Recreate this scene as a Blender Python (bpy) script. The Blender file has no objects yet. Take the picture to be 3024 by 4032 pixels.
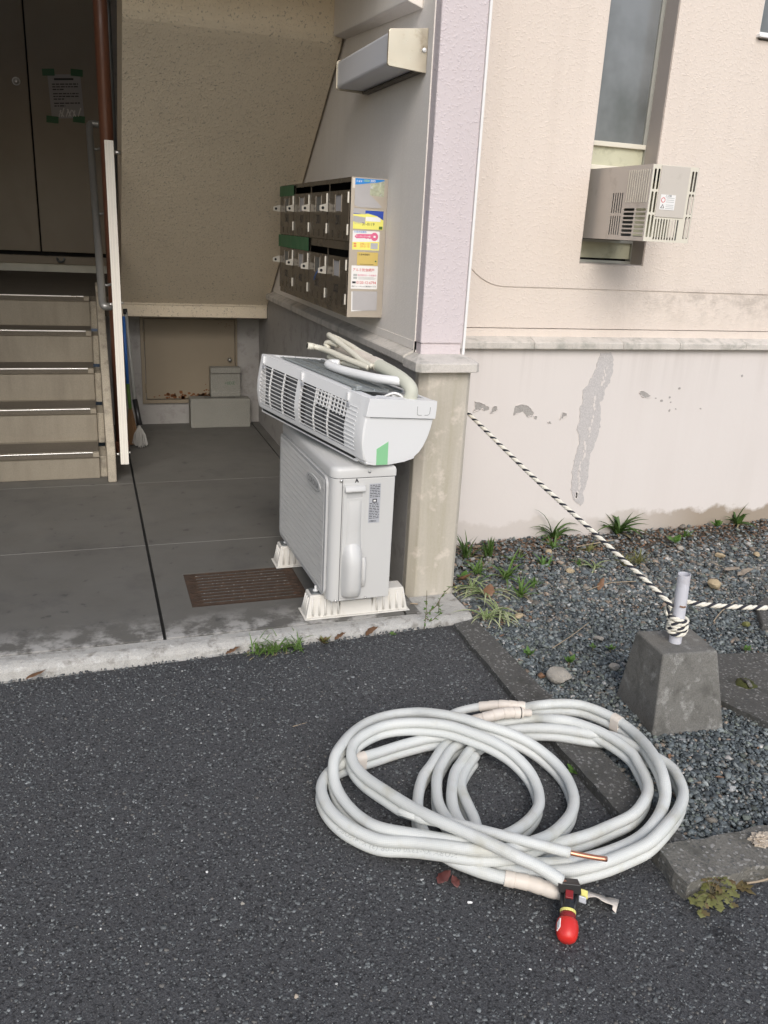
import bpy, bmesh, math, random
import numpy as np
from mathutils import Vector, Matrix, noise as mnoise
from mathutils.geometry import tessellate_polygon

random.seed(7)
np.random.seed(7)
scn = bpy.context.scene
COL = scn.collection

# ---------------------------------------------------------------- camera
cam_data = bpy.data.cameras.new('camera')
cam = bpy.data.objects.new('camera', cam_data)
COL.objects.link(cam)
scn.camera = cam
cam_data.sensor_fit = 'VERTICAL'
cam_data.sensor_height = 24.0
cam_data.lens = 24.0 * 3297.0 / 4032.0
cam_data.clip_start = 0.05
cam_data.clip_end = 500.0
_Y = Vector((-1193, -1181, 3297)).normalized()
_D = Vector((-522, 9734, 3297))
_D = (_D - _Y * _D.dot(_Y)).normalized()
_Z = -_D
_X = _Y.cross(_Z)
right = Vector((_X.x, _Y.x, _Z.x))
up = -Vector((_X.y, _Y.y, _Z.y))
back = -Vector((_X.z, _Y.z, _Z.z))
cam.matrix_world = Matrix(((right.x, up.x, back.x, 0), (right.y, up.y, back.y, 0),
                           (right.z, up.z, back.z, 1.5), (0, 0, 0, 1)))

# ---------------------------------------------------------------- light: bright open shade / overcast
SUN_DIR = Vector((-0.18, -0.96, 0.76)).normalized()      # towards the light
world = bpy.data.worlds.new('World')
scn.world = world
world.use_nodes = True
wn = world.node_tree
for n in list(wn.nodes):
    wn.nodes.remove(n)
w_out = wn.nodes.new('ShaderNodeOutputWorld')
w_bg = wn.nodes.new('ShaderNodeBackground')
w_sky = wn.nodes.new('ShaderNodeTexSky')
w_sky.sky_type = 'NISHITA'
w_sky.sun_disc = False
w_sky.sun_elevation = math.asin(SUN_DIR.z)
w_sky.sun_rotation = math.atan2(SUN_DIR.x, SUN_DIR.y)
w_sky.air_density = 1.0
w_sky.dust_density = 2.0
w_sky.ozone_density = 0.6
w_hs = wn.nodes.new('ShaderNodeHueSaturation')
w_hs.inputs['Saturation'].default_value = 0.85
w_bg.inputs['Strength'].default_value = 0.14
wn.links.new(w_sky.outputs[0], w_hs.inputs['Color'])
wn.links.new(w_hs.outputs[0], w_bg.inputs['Color'])
wn.links.new(w_bg.outputs[0], w_out.inputs['Surface'])

sun_data = bpy.data.lights.new('sun', 'SUN')
sun_data.energy = 1.25
sun_data.angle = math.radians(34)
sun_data.color = (1.0, 0.985, 0.96)
sun = bpy.data.objects.new('sun', sun_data)
COL.objects.link(sun)
sun.rotation_euler = SUN_DIR.to_track_quat('Z', 'Y').to_euler()
sun.location = (2, -4, 8)

scn.view_settings.view_transform = 'Standard'
scn.view_settings.look = 'None'
scn.view_settings.gamma = 1.0
scn.view_settings.exposure = 0.46
scn.view_settings.use_curve_mapping = False
scn.cycles.max_bounces = 8
scn.cycles.diffuse_bounces = 5
scn.cycles.glossy_bounces = 3
scn.cycles.caustics_reflective = False
scn.cycles.caustics_refractive = False

# ================================================================ helpers
class G:
    """collects geometry for ONE mesh object"""
    def __init__(self, M=None):
        self.v = []; self.f = []; self.uv = {}; self.M = M
    def add(self, vs, fs):
        b = len(self.v)
        self.v += [tuple(p) for p in vs]
        self.f += [tuple(i + b for i in f) for f in fs]
        return b
    def box(self, x0, x1, y0, y1, z0, z1):
        self.add([(x0,y0,z0),(x1,y0,z0),(x1,y1,z0),(x0,y1,z0),(x0,y0,z1),(x1,y0,z1),(x1,y1,z1),(x0,y1,z1)],
                 [(0,3,2,1),(4,5,6,7),(0,1,5,4),(1,2,6,5),(2,3,7,6),(3,0,4,7)])
        return self
    def hexa(self, b4, t4):
        self.add(list(b4) + list(t4), [(0,3,2,1),(4,5,6,7),(0,1,5,4),(1,2,6,5),(2,3,7,6),(3,0,4,7)])
        return self
    def poly(self, outline, holes, mp, d0, d1):
        """2D outline with holes, extruded from depth d0 to d1; mp(a,b,d) -> xyz"""
        loops = [list(outline)] + [list(h) for h in holes]
        tris = tessellate_polygon([[Vector((a, b, 0)) for a, b in L] for L in loops])
        flat = [p for L in loops for p in L]
        n = len(flat)
        vs = [mp(a, b, d0) for a, b in flat] + [mp(a, b, d1) for a, b in flat]
        fs = [tuple(t) for t in tris] + [tuple(i + n for i in reversed(t)) for t in tris]
        o = 0
        for L in loops:
            m = len(L)
            for i in range(m):
                a = o + i; b = o + (i + 1) % m
                fs.append((a, b, b + n, a + n))
            o += m
        self.add(vs, fs)
        return self
    def tube(self, pts, r, n=10, cap=True, uvlen=True):
        pts = [Vector(p) for p in pts]
        m = len(pts)
        rr = r if isinstance(r, (list, tuple)) else [r] * m
        tan = []
        for i in range(m):
            a = pts[max(i - 1, 0)]; b = pts[min(i + 1, m - 1)]
            t = (b - a)
            tan.append(t.normalized() if t.length > 1e-9 else Vector((0, 0, 1)))
        ref = Vector((0, 0, 1)) if abs(tan[0].z) < 0.95 else Vector((1, 0, 0))
        nrm = (ref - tan[0] * ref.dot(tan[0])).normalized()
        base = len(self.v); L = 0.0; uvrow = []
        vs = []
        for i in range(m):
            if i:
                nrm = (nrm - tan[i] * nrm.dot(tan[i]))
                nrm = nrm.normalized() if nrm.length > 1e-6 else tan[i].orthogonal().normalized()
                L += (pts[i] - pts[i-1]).length
            bi = tan[i].cross(nrm)
            uvrow.append(L)
            for k in range(n):
                a = 2 * math.pi * k / n
                vs.append(pts[i] + (nrm * math.cos(a) + bi * math.sin(a)) * rr[i])
        fs = []
        for i in range(m - 1):
            for k in range(n):
                k2 = (k + 1) % n
                f = (i*n + k, i*n + k2, (i+1)*n + k2, (i+1)*n + k)
                self.uv[len(self.f) + len(fs)] = [(k / n, uvrow[i]), ((k + 1) / n, uvrow[i]), ((k + 1) / n, uvrow[i+1]), (k / n, uvrow[i+1])]
                fs.append(f)
        if cap:
            fs.append(tuple(range(n - 1, -1, -1)))
            fs.append(tuple(range((m - 1) * n, m * n)))
        self.add(vs, fs)
        return self
    def lathe(self, prof, o, axis=(0, 0, 1), n=20):
        """prof: (radius, height) list"""
        ax = Vector(axis).normalized(); e1 = ax.orthogonal().normalized(); e2 = ax.cross(e1); o = Vector(o)
        vs = []
        for r, h in prof:
            for k in range(n):
                a = 2 * math.pi * k / n
                vs.append(o + ax * h + (e1 * math.cos(a) + e2 * math.sin(a)) * max(r, 1e-5))
        fs = []
        for i in range(len(prof) - 1):
            for k in range(n):
                k2 = (k + 1) % n
                fs.append((i*n + k, i*n + k2, (i+1)*n + k2, (i+1)*n + k))
        fs.append(tuple(range(n - 1, -1, -1)))
        fs.append(tuple(range((len(prof) - 1) * n, len(prof) * n)))
        self.add(vs, fs)
        return self
    def mesh(self, name, smooth=False):
        me = bpy.data.meshes.new(name)
        vs = self.v
        if self.M is not None:
            vs = [tuple(self.M @ Vector(p)) for p in vs]
        me.from_pydata(vs, [], self.f)
        if self.uv:
            ul = me.uv_layers.new(name='UVMap')
            for pi, coords in self.uv.items():
                p = me.polygons[pi]
                for j, li in enumerate(p.loop_indices):
                    ul.data[li].uv = coords[j]
        bm = bmesh.new(); bm.from_mesh(me)
        bmesh.ops.recalc_face_normals(bm, faces=bm.faces)
        bm.to_mesh(me); bm.free()
        if smooth:
            me.polygons.foreach_set('use_smooth', [True] * len(me.polygons))
        return me

WM = {}
def wm(o):
    return WM.get(o.name, Matrix.Identity(4))
def link(o, parent=None, M=None):
    COL.objects.link(o)
    M = M or Matrix.Identity(4)
    WM[o.name] = M
    if parent is not None:
        o.parent = parent
        o.matrix_parent_inverse = wm(parent).inverted()
    o.matrix_basis = M
    return o
def tag(o, label=None, cat=None, group=None, kind=None):
    if label: o['label'] = label
    if cat: o['category'] = cat
    if group: o['group'] = group
    if kind: o['kind'] = kind
    return o
def thing(name, label, cat, loc=(0, 0, 0), group=None):
    o = bpy.data.objects.new(name, None)
    o.empty_display_size = 0.05
    link(o, None, Matrix.Translation(Vector(loc)))
    return tag(o, label, cat, group)
def part(name, g, mat, parent=None, smooth=False, bevel=0.0, seg=2, label=None):
    me = g.mesh(name, smooth)
    me.materials.append(mat)
    o = bpy.data.objects.new(name, me)
    link(o, parent)
    if smooth == 'auto' or (smooth and bevel == 0):
        pass
    if bevel:
        md = o.modifiers.new('bevel', 'BEVEL')
        md.width = bevel; md.segments = seg; md.limit_method = 'ANGLE'; md.angle_limit = math.radians(35)
        md.harden_normals = False
    if label: o['label'] = label
    return o
def inst(name, me, parent, M):
    o = bpy.data.objects.new(name, me)
    return link(o, parent, M)
def autosmooth(o, ang=35):
    me = o.data
    me.polygons.foreach_set('use_smooth', [True] * len(me.polygons))
    me.set_sharp_from_angle(angle=math.radians(ang))
    return o
def text_mesh(body, size, mat, width=None, bold=0.0):
    cu = bpy.data.curves.new('lettering', 'FONT')
    cu.body = body; cu.size = size; cu.align_x = 'LEFT'; cu.align_y = 'BOTTOM_BASELINE' if False else 'BOTTOM'
    cu.resolution_u = 2; cu.offset = bold
    to = bpy.data.objects.new('lettering', cu)
    me = bpy.data.meshes.new_from_object(to)
    bpy.data.objects.remove(to)
    if len(me.vertices):
        xs = [v.co.x for v in me.vertices]; ys = [v.co.y for v in me.vertices]
        x0, y0 = min(xs), min(ys)
        s = 1.0
        if width: s = width / max(max(xs) - x0, 1e-6)
        for v in me.vertices:
            v.co = ((v.co.x - x0) * s, (v.co.y - y0) * (1 if not width else min(s, 1.6)), 0)
    me.materials.clear(); me.materials.append(mat)
    return me
def basis(o, ex, ey):
    """matrix with local x->ex, y->ey"""
    ex = Vector(ex).normalized(); ey = Vector(ey).normalized(); ez = ex.cross(ey)
    return Matrix(((ex.x, ey.x, ez.x, o[0]), (ex.y, ey.y, ez.y, o[1]), (ex.z, ey.z, ez.z, o[2]), (0, 0, 0, 1)))
def rrect(x0, x1, y0, y1, r, n=5, corners=(1, 1, 1, 1)):
    """rounded rectangle, ccw from bottom-left"""
    pts = []
    for ci, (cx, cy, a0) in enumerate(((x0 + r, y0 + r, 180), (x1 - r, y0 + r, 270), (x1 - r, y1 - r, 0), (x0 + r, y1 - r, 90))):
        if corners[ci]:
            for k in range(n + 1):
                a = math.radians(a0 + 90 * k / n)
                pts.append((cx + r * math.cos(a), cy + r * math.sin(a)))
        else:
            pts.append(((x0, x1, x1, x0)[ci], (y0, y0, y1, y1)[ci]))
    return pts
def spline(pts, sub=6):
    """Catmull-Rom through the points"""
    P = [Vector(p) for p in pts]
    out = []
    for i in range(len(P) - 1):
        p0 = P[max(i - 1, 0)]; p1 = P[i]; p2 = P[i + 1]; p3 = P[min(i + 2, len(P) - 1)]
        for k in range(sub):
            t = k / sub
            out.append(0.5 * ((2 * p1) + (p2 - p0) * t + (2 * p0 - 5 * p1 + 4 * p2 - p3) * t * t + (3 * p1 - p0 - 3 * p2 + p3) * t ** 3))
    out.append(P[-1])
    return out
mpXZ = lambda y0=0: (lambda a, b, d: (a, d, b))     # outline in X,Z; depth along Y
mpYZ = lambda: (lambda a, b, d: (d, a, b))          # outline in Y,Z; depth along X
mpXY = lambda: (lambda a, b, d: (a, b, d))          # outline in X,Y; depth along Z

# ================================================================ materials
class NT:
    def __init__(self, name):
        self.mat = bpy.data.materials.new(name)
        self.mat.use_nodes = True
        self.t = self.mat.node_tree
        self.bsdf = self.t.nodes['Principled BSDF']
        self.pos = self.t.nodes.new('ShaderNodeNewGeometry').outputs['Position']
        self._sep = None
    def n(self, kind, **kw):
        nd = self.t.nodes.new(kind)
        for k, v in kw.items():
            setattr(nd, k, v)
        return nd
    def L(self, a, b):
        self.t.links.new(a, b)
    def val(self, s, v):
        if hasattr(v, 'links') or hasattr(v, 'is_linked'):
            self.L(v, s)
        else:
            s.default_value = v
    def mapped(self, scale):
        m = self.n('ShaderNodeMapping')
        self.L(self.pos, m.inputs['Vector'])
        m.inputs['Scale'].default_value = scale
        return m.outputs[0]
    def noise(self, scale, detail=3, rough=0.5, vec=None, stretch=None):
        nd = self.n('ShaderNodeTexNoise')
        nd.inputs['Scale'].default_value = scale
        nd.inputs['Detail'].default_value = detail
        nd.inputs['Roughness'].default_value = rough
        self.L(vec if vec is not None else (self.mapped(stretch) if stretch else self.pos), nd.inputs['Vector'])
        return nd.outputs['Fac']
    def voro(self, scale, feature='F1', out='Distance', vec=None, rnd=1.0):
        nd = self.n('ShaderNodeTexVoronoi', feature=feature)
        nd.inputs['Scale'].default_value = scale
        if 'Randomness' in nd.inputs: nd.inputs['Randomness'].default_value = rnd
        self.L(vec if vec is not None else self.pos, nd.inputs['Vector'])
        return nd.outputs[out]
    def ramp(self, fac, stops, interp='LINEAR'):
        nd = self.n('ShaderNodeValToRGB')
        cr = nd.color_ramp; cr.interpolation = interp
        while len(cr.elements) < len(stops): cr.elements.new(0.5)
        for e, (p, c) in zip(cr.elements, stops):
            e.position = p
            e.color = (c, c, c, 1) if isinstance(c, (int, float)) else (c[0], c[1], c[2], 1)
        self.L(fac, nd.inputs[0])
        return nd.outputs[0]
    def mix(self, fac, a, b, mode='MIX'):
        nd = self.n('ShaderNodeMix', data_type='RGBA', blend_type=mode)
        self.val(nd.inputs[0], fac)
        for s, v in ((nd.inputs[6], a), (nd.inputs[7], b)):
            if isinstance(v, (tuple, list)): s.default_value = (v[0], v[1], v[2], 1)
            else: self.val(s, v)
        return nd.outputs[2]
    def math(self, op, a, b=0.0, clamp=False):
        nd = self.n('ShaderNodeMath', operation=op, use_clamp=clamp)
        self.val(nd.inputs[0], a); self.val(nd.inputs[1], b)
        return nd.outputs[0]
    def axis(self, k):
        if self._sep is None:
            self._sep = self.n('ShaderNodeSeparateXYZ'); self.L(self.pos, self._sep.inputs[0])
        return self._sep.outputs[k]
    def band(self, v, a, b):
        """0 at a -> 1 at b"""
        nd = self.n('ShaderNodeMapRange'); self.L(v, nd.inputs[0])
        nd.inputs[1].default_value = a; nd.inputs[2].default_value = b
        return nd.outputs[0]
    def col(self, c):
        if isinstance(c, (tuple, list)): self.bsdf.inputs['Base Color'].default_value = (c[0], c[1], c[2], 1)
        else: self.L(c, self.bsdf.inputs['Base Color'])
    def rough(self, r): self.val(self.bsdf.inputs['Roughness'], r)
    def bump(self, h, strength=0.3, dist=0.002):
        nd = self.n('ShaderNodeBump'); nd.inputs['Strength'].default_value = strength; nd.inputs['Distance'].default_value = dist
        self.L(h, nd.inputs['Height'])
        prev = self.bsdf.inputs['Normal']
        if prev.is_linked:
            self.L(prev.links[0].from_socket, nd.inputs['Normal'])
        self.L(nd.outputs[0], prev)

def simple(name, c, rough=0.5, var=0.12, vs=6, metal=0.0, bump=0.0, bs=300, spec=0.5, coat=0.0, grime=None, gs=9, gt=(0.55, 0.75)):
    m = NT(name)
    base = m.mix(m.noise(vs, 4), tuple(x * (1 - var) for x in c), tuple(min(x * (1 + var), 1) for x in c))
    if grime:
        base = m.mix(m.ramp(m.noise(gs, 6, 0.65), [(gt[0], 0.0), (gt[1], 1.0)]), base, grime)
    m.col(base)
    rv = 0.08 if var > 0.05 else 0.02
    m.rough(m.ramp(m.noise(vs * 2.3, 3), [(0.3, max(rough - rv, 0.02)), (0.7, min(rough + rv, 1))]))
    m.bsdf.inputs['Metallic'].default_value = metal
    m.bsdf.inputs['Specular IOR Level'].default_value = spec
    if coat: m.bsdf.inputs['Coat Weight'].default_value = coat
    if bump: m.bump(m.noise(bs, 3), bump, 0.002)
    return m.mat

def stucco(name, c, strength=0.6, stain=(0.30, 0.24, 0.18), stain_amt=0.25, spots=0.0, scale=1.0, low_dirt=False):
    m = NT(name)
    big = m.noise(1.7, 4)
    base = m.mix(big, tuple(x * 0.95 for x in c), tuple(min(x * 1.04, 1) for x in c))
    grains = m.ramp(m.voro(150 * scale, 'SMOOTH_F1'), [(0.12, 1.0), (0.60, 0.0)])
    gate = m.ramp(m.noise(62 * scale, 3), [(0.44, 0.0), (0.60, 1.0)])
    h = m.math('MULTIPLY', grains, gate)
    fine = m.noise(150 * scale, 4)
    base = m.mix(m.math('MULTIPLY', h, 0.16), base, tuple(min(x * 1.25, 1) for x in c))
    if spots:
        sp = m.math('MULTIPLY', m.ramp(m.noise(85, 3, 0.6), [(0.60, 0.0), (0.66, 1.0)]), spots)
        base = m.mix(sp, base, tuple(x * 0.35 for x in c))
    streak = m.ramp(m.noise(1.0, 5, 0.6, stretch=(9, 9, 0.7)), [(0.50, 0.0), (0.80, 1.0)])
    base = m.mix(m.math('MULTIPLY', streak, stain_amt), base, stain)
    if low_dirt:
        # grey run-off grime soaked into the render above the ledge, right of the window
        zz = m.math('MULTIPLY', m.band(m.axis(2), 1.08, 1.20), m.band(m.axis(2), 1.30, 1.25))
        xx = m.math('MULTIPLY', m.band(m.axis(0), 2.35, 2.9), zz)
        dn = m.ramp(m.noise(14, 6, 0.7), [(0.45, 0.0), (0.62, 1.0)])
        base = m.mix(m.math('MULTIPLY', m.math('MULTIPLY', xx, dn), 0.35), base, (0.22, 0.19, 0.16))
    m.col(base); m.rough(0.88)
    m.bsdf.inputs['Specular IOR Level'].default_value = 0.25
    m.bump(h, strength, 0.0032)
    m.bump(fine, strength * 0.45, 0.0015)
    return m.mat

def m_asphalt():
    m = NT('asphalt')
    base = m.mix(m.noise(1.3, 4, 0.6), (0.038, 0.038, 0.040), (0.066, 0.066, 0.068))
    fine = m.noise(230, 4, 0.7)
    base = m.mix(m.ramp(fine, [(0.43, 0.0), (0.68, 0.8)]), base, (0.135, 0.137, 0.140))
    base = m.mix(m.ramp(m.noise(110, 3, 0.6), [(0.36, 0.8), (0.48, 0.0)]), base, (0.014, 0.014, 0.015))
    oil = m.ramp(m.noise(5.5, 3, 0.5), [(0.70, 0.0), (0.76, 0.7)])
    c = m.mix(oil, base, (0.016, 0.016, 0.017))
    m.col(c); m.rough(0.85)
    m.bsdf.inputs['Specular IOR Level'].default_value = 0.35
    m.bump(fine, 0.9, 0.004)
    return m.mat

def m_floor():
    m = NT('porch_concrete')
    base = m.mix(m.noise(2.2, 5, 0.6), (0.088, 0.084, 0.074), (0.138, 0.132, 0.118))
    info = m.n('ShaderNodeObjectInfo')
    base = m.mix(m.math('MULTIPLY', info.outputs['Random'], 0.22), base, (0.11, 0.108, 0.10))
    blotch = m.ramp(m.noise(4, 6, 0.7), [(0.52, 0.0), (0.66, 0.6)])
    base = m.mix(blotch, base, (0.075, 0.072, 0.068))
    spots = m.ramp(m.noise(16, 3, 0.5), [(0.66, 0.0), (0.70, 0.75)])
    base = m.mix(spots, base, (0.05, 0.048, 0.045))
    fine = m.noise(140, 4)
    base = m.mix(m.math('MULTIPLY', fine, 0.3), base, (0.17, 0.162, 0.15))
    # scoured pale wear near the front lip
    near = m.band(m.axis(1), 3.13, 2.93)
    wear = m.ramp(m.noise(9, 6, 0.7), [(0.47, 0.0), (0.60, 1.0)])
    base = m.mix(m.math('MULTIPLY', m.math('MULTIPLY', near, wear), 0.75), base, (0.46, 0.445, 0.42))
    m.col(base); m.rough(m.ramp(m.noise(5, 3), [(0.3, 0.55), (0.7, 0.8)]))
    m.bump(fine, 0.25, 0.0015)
    return m.mat

def m_concrete(name, a, b, speck=0.0, light=None, dark=None, scale=1.0, bump=0.4, streaks=None, grain=0.5):
    m = NT(name)
    base = m.mix(m.noise(5 * scale, 5, 0.62), a, b)
    if streaks:
        st = m.ramp(m.noise(1.0, 5, 0.6, stretch=(14, 14, 1.1)), [(0.46, 0.0), (0.72, 0.7)])
        base = m.mix(st, base, streaks)
    if light:
        base = m.mix(m.ramp(m.noise(17 * scale, 5, 0.6), [(0.56, 0.0), (0.66, 0.8)]), base, light)
    if dark:
        base = m.mix(m.ramp(m.noise(11 * scale, 5, 0.65), [(0.52, 0.0), (0.68, 0.8)]), base, dark)
    g = m.noise(190 * scale, 4, 0.6)
    base = m.mix(m.ramp(g, [(0.35, grain), (0.6, 0.0)]), base, tuple(x * 0.5 for x in a))
    if speck:
        s = m.n('ShaderNodeSeparateColor'); m.L(m.voro(150, out='Color'), s.inputs[0])
        base = m.mix(m.ramp(s.outputs[0], [(0.86, 0.0), (0.97, speck)]), base, (0.46, 0.45, 0.43))
        base = m.mix(m.ramp(s.outputs[1], [(0.84, 0.0), (0.95, speck)]), base, (0.04, 0.045, 0.05))
    m.col(base); m.rough(0.85)
    m.bump(g, bump, 0.0025)
    m.bump(m.noise(28 * scale, 4, 0.6), bump * 0.8, 0.006)
    return m.mat

def m_dado():
    m = NT('painted_dado')
    c = (0.68, 0.60, 0.545)
    base = m.mix(m.noise(1.4, 4), (0.62, 0.575, 0.545), (0.665, 0.62, 0.59))
    streak = m.ramp(m.noise(1.0, 5, 0.6, stretch=(5, 5, 0.45)), [(0.50, 0.0), (0.80, 0.22)])
    base = m.mix(streak, base, (0.52, 0.46, 0.42))
    # rain grime hanging from under the ledge
    top = m.band(m.axis(2), 0.70, 0.985)
    drip = m.ramp(m.noise(1.0, 5, 0.65, stretch=(16, 16, 0.5)), [(0.52, 0.0), (0.74, 1.0)])
    base = m.mix(m.math('MULTIPLY', m.math('MULTIPLY', top, drip), 0.30), base, (0.40, 0.36, 0.33))
    # splashed soil near the ground on the right
    zl = m.math('ADD', m.axis(2), m.math('MULTIPLY', m.noise(6, 5, 0.6), -0.22))
    xr = m.band(m.axis(0), 2.6, 3.2)
    soil = m.math('MULTIPLY', m.band(zl, -0.004, -0.030), m.math('ADD', m.math('MULTIPLY', xr, 0.75), 0.25))
    base = m.mix(m.math('MULTIPLY', soil, 0.9), base, (0.29, 0.235, 0.175))
    m.col(base); m.rough(0.8)
    m.bsdf.inputs['Specular IOR Level'].default_value = 0.3
    m.bump(m.noise(9, 5, 0.6), 0.25, 0.006)
    m.bump(m.noise(120, 3), 0.15, 0.0015)
    return m.mat

def m_pipe_wrap():
    m = NT('quilted_pipe_insulation')
    uvn = m.n('ShaderNodeUVMap')
    mp = m.n('ShaderNodeMapping'); m.L(uvn.outputs[0], mp.inputs[0]); mp.inputs['Scale'].default_value = (20, 210, 1)
    sp = m.n('ShaderNodeSeparateXYZ'); m.L(mp.outputs[0], sp.inputs[0])
    a = m.math('PINGPONG', sp.outputs[0], 0.5); b = m.math('PINGPONG', sp.outputs[1], 0.5)
    h = m.math('MINIMUM', a, b)
    base = m.mix(m.noise(5, 4), (0.57, 0.585, 0.56), (0.63, 0.64, 0.615))
    base = m.mix(m.ramp(m.noise(11, 5, 0.6), [(0.55, 0.0), (0.72, 0.6)]), base, (0.47, 0.455, 0.37))
    base = m.mix(m.ramp(h, [(0.02, 0.35), (0.16, 0.0)]), base, (0.45, 0.45, 0.42))
    m.col(base); m.rough(0.55)
    m.bump(h, 0.5, 0.002)
    return m.mat

def m_soil():
    return m_concrete('gravel_bed_soil', (0.055, 0.043, 0.030), (0.095, 0.076, 0.054), bump=0.8)

def m_gravel():
    m = NT('crushed_stone')
    at = m.n('ShaderNodeAttribute', attribute_name='stone')
    base = m.mix(m.noise(160, 3), at.outputs['Color'], at.outputs['Color'])
    base = m.mix(m.ramp(m.noise(230, 3), [(0.35, 0.35), (0.6, 0.0)]), at.outputs['Color'], (0.03, 0.035, 0.038))
    m.col(base); m.rough(0.72)
    m.bump(m.noise(420, 3), 0.35, 0.001)
    return m.mat

def m_leaf(name, c, c2, trans=0.25):
    m = NT(name)
    base = m.mix(m.noise(25, 3), c, c2)
    m.col(base); m.rough(0.5)
    m.bsdf.inputs['Subsurface Weight'].default_value = 0.0
    tr = m.n('ShaderNodeBsdfTranslucent'); m.L(base, tr.inputs[0])
    mx = m.n('ShaderNodeMixShader'); mx.inputs[0].default_value = trans
    m.L(m.bsdf.outputs[0], mx.inputs[1]); m.L(tr.outputs[0], mx.inputs[2])
    m.L(mx.outputs[0], m.t.nodes['Material Output'].inputs['Surface'])
    return m.mat

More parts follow.
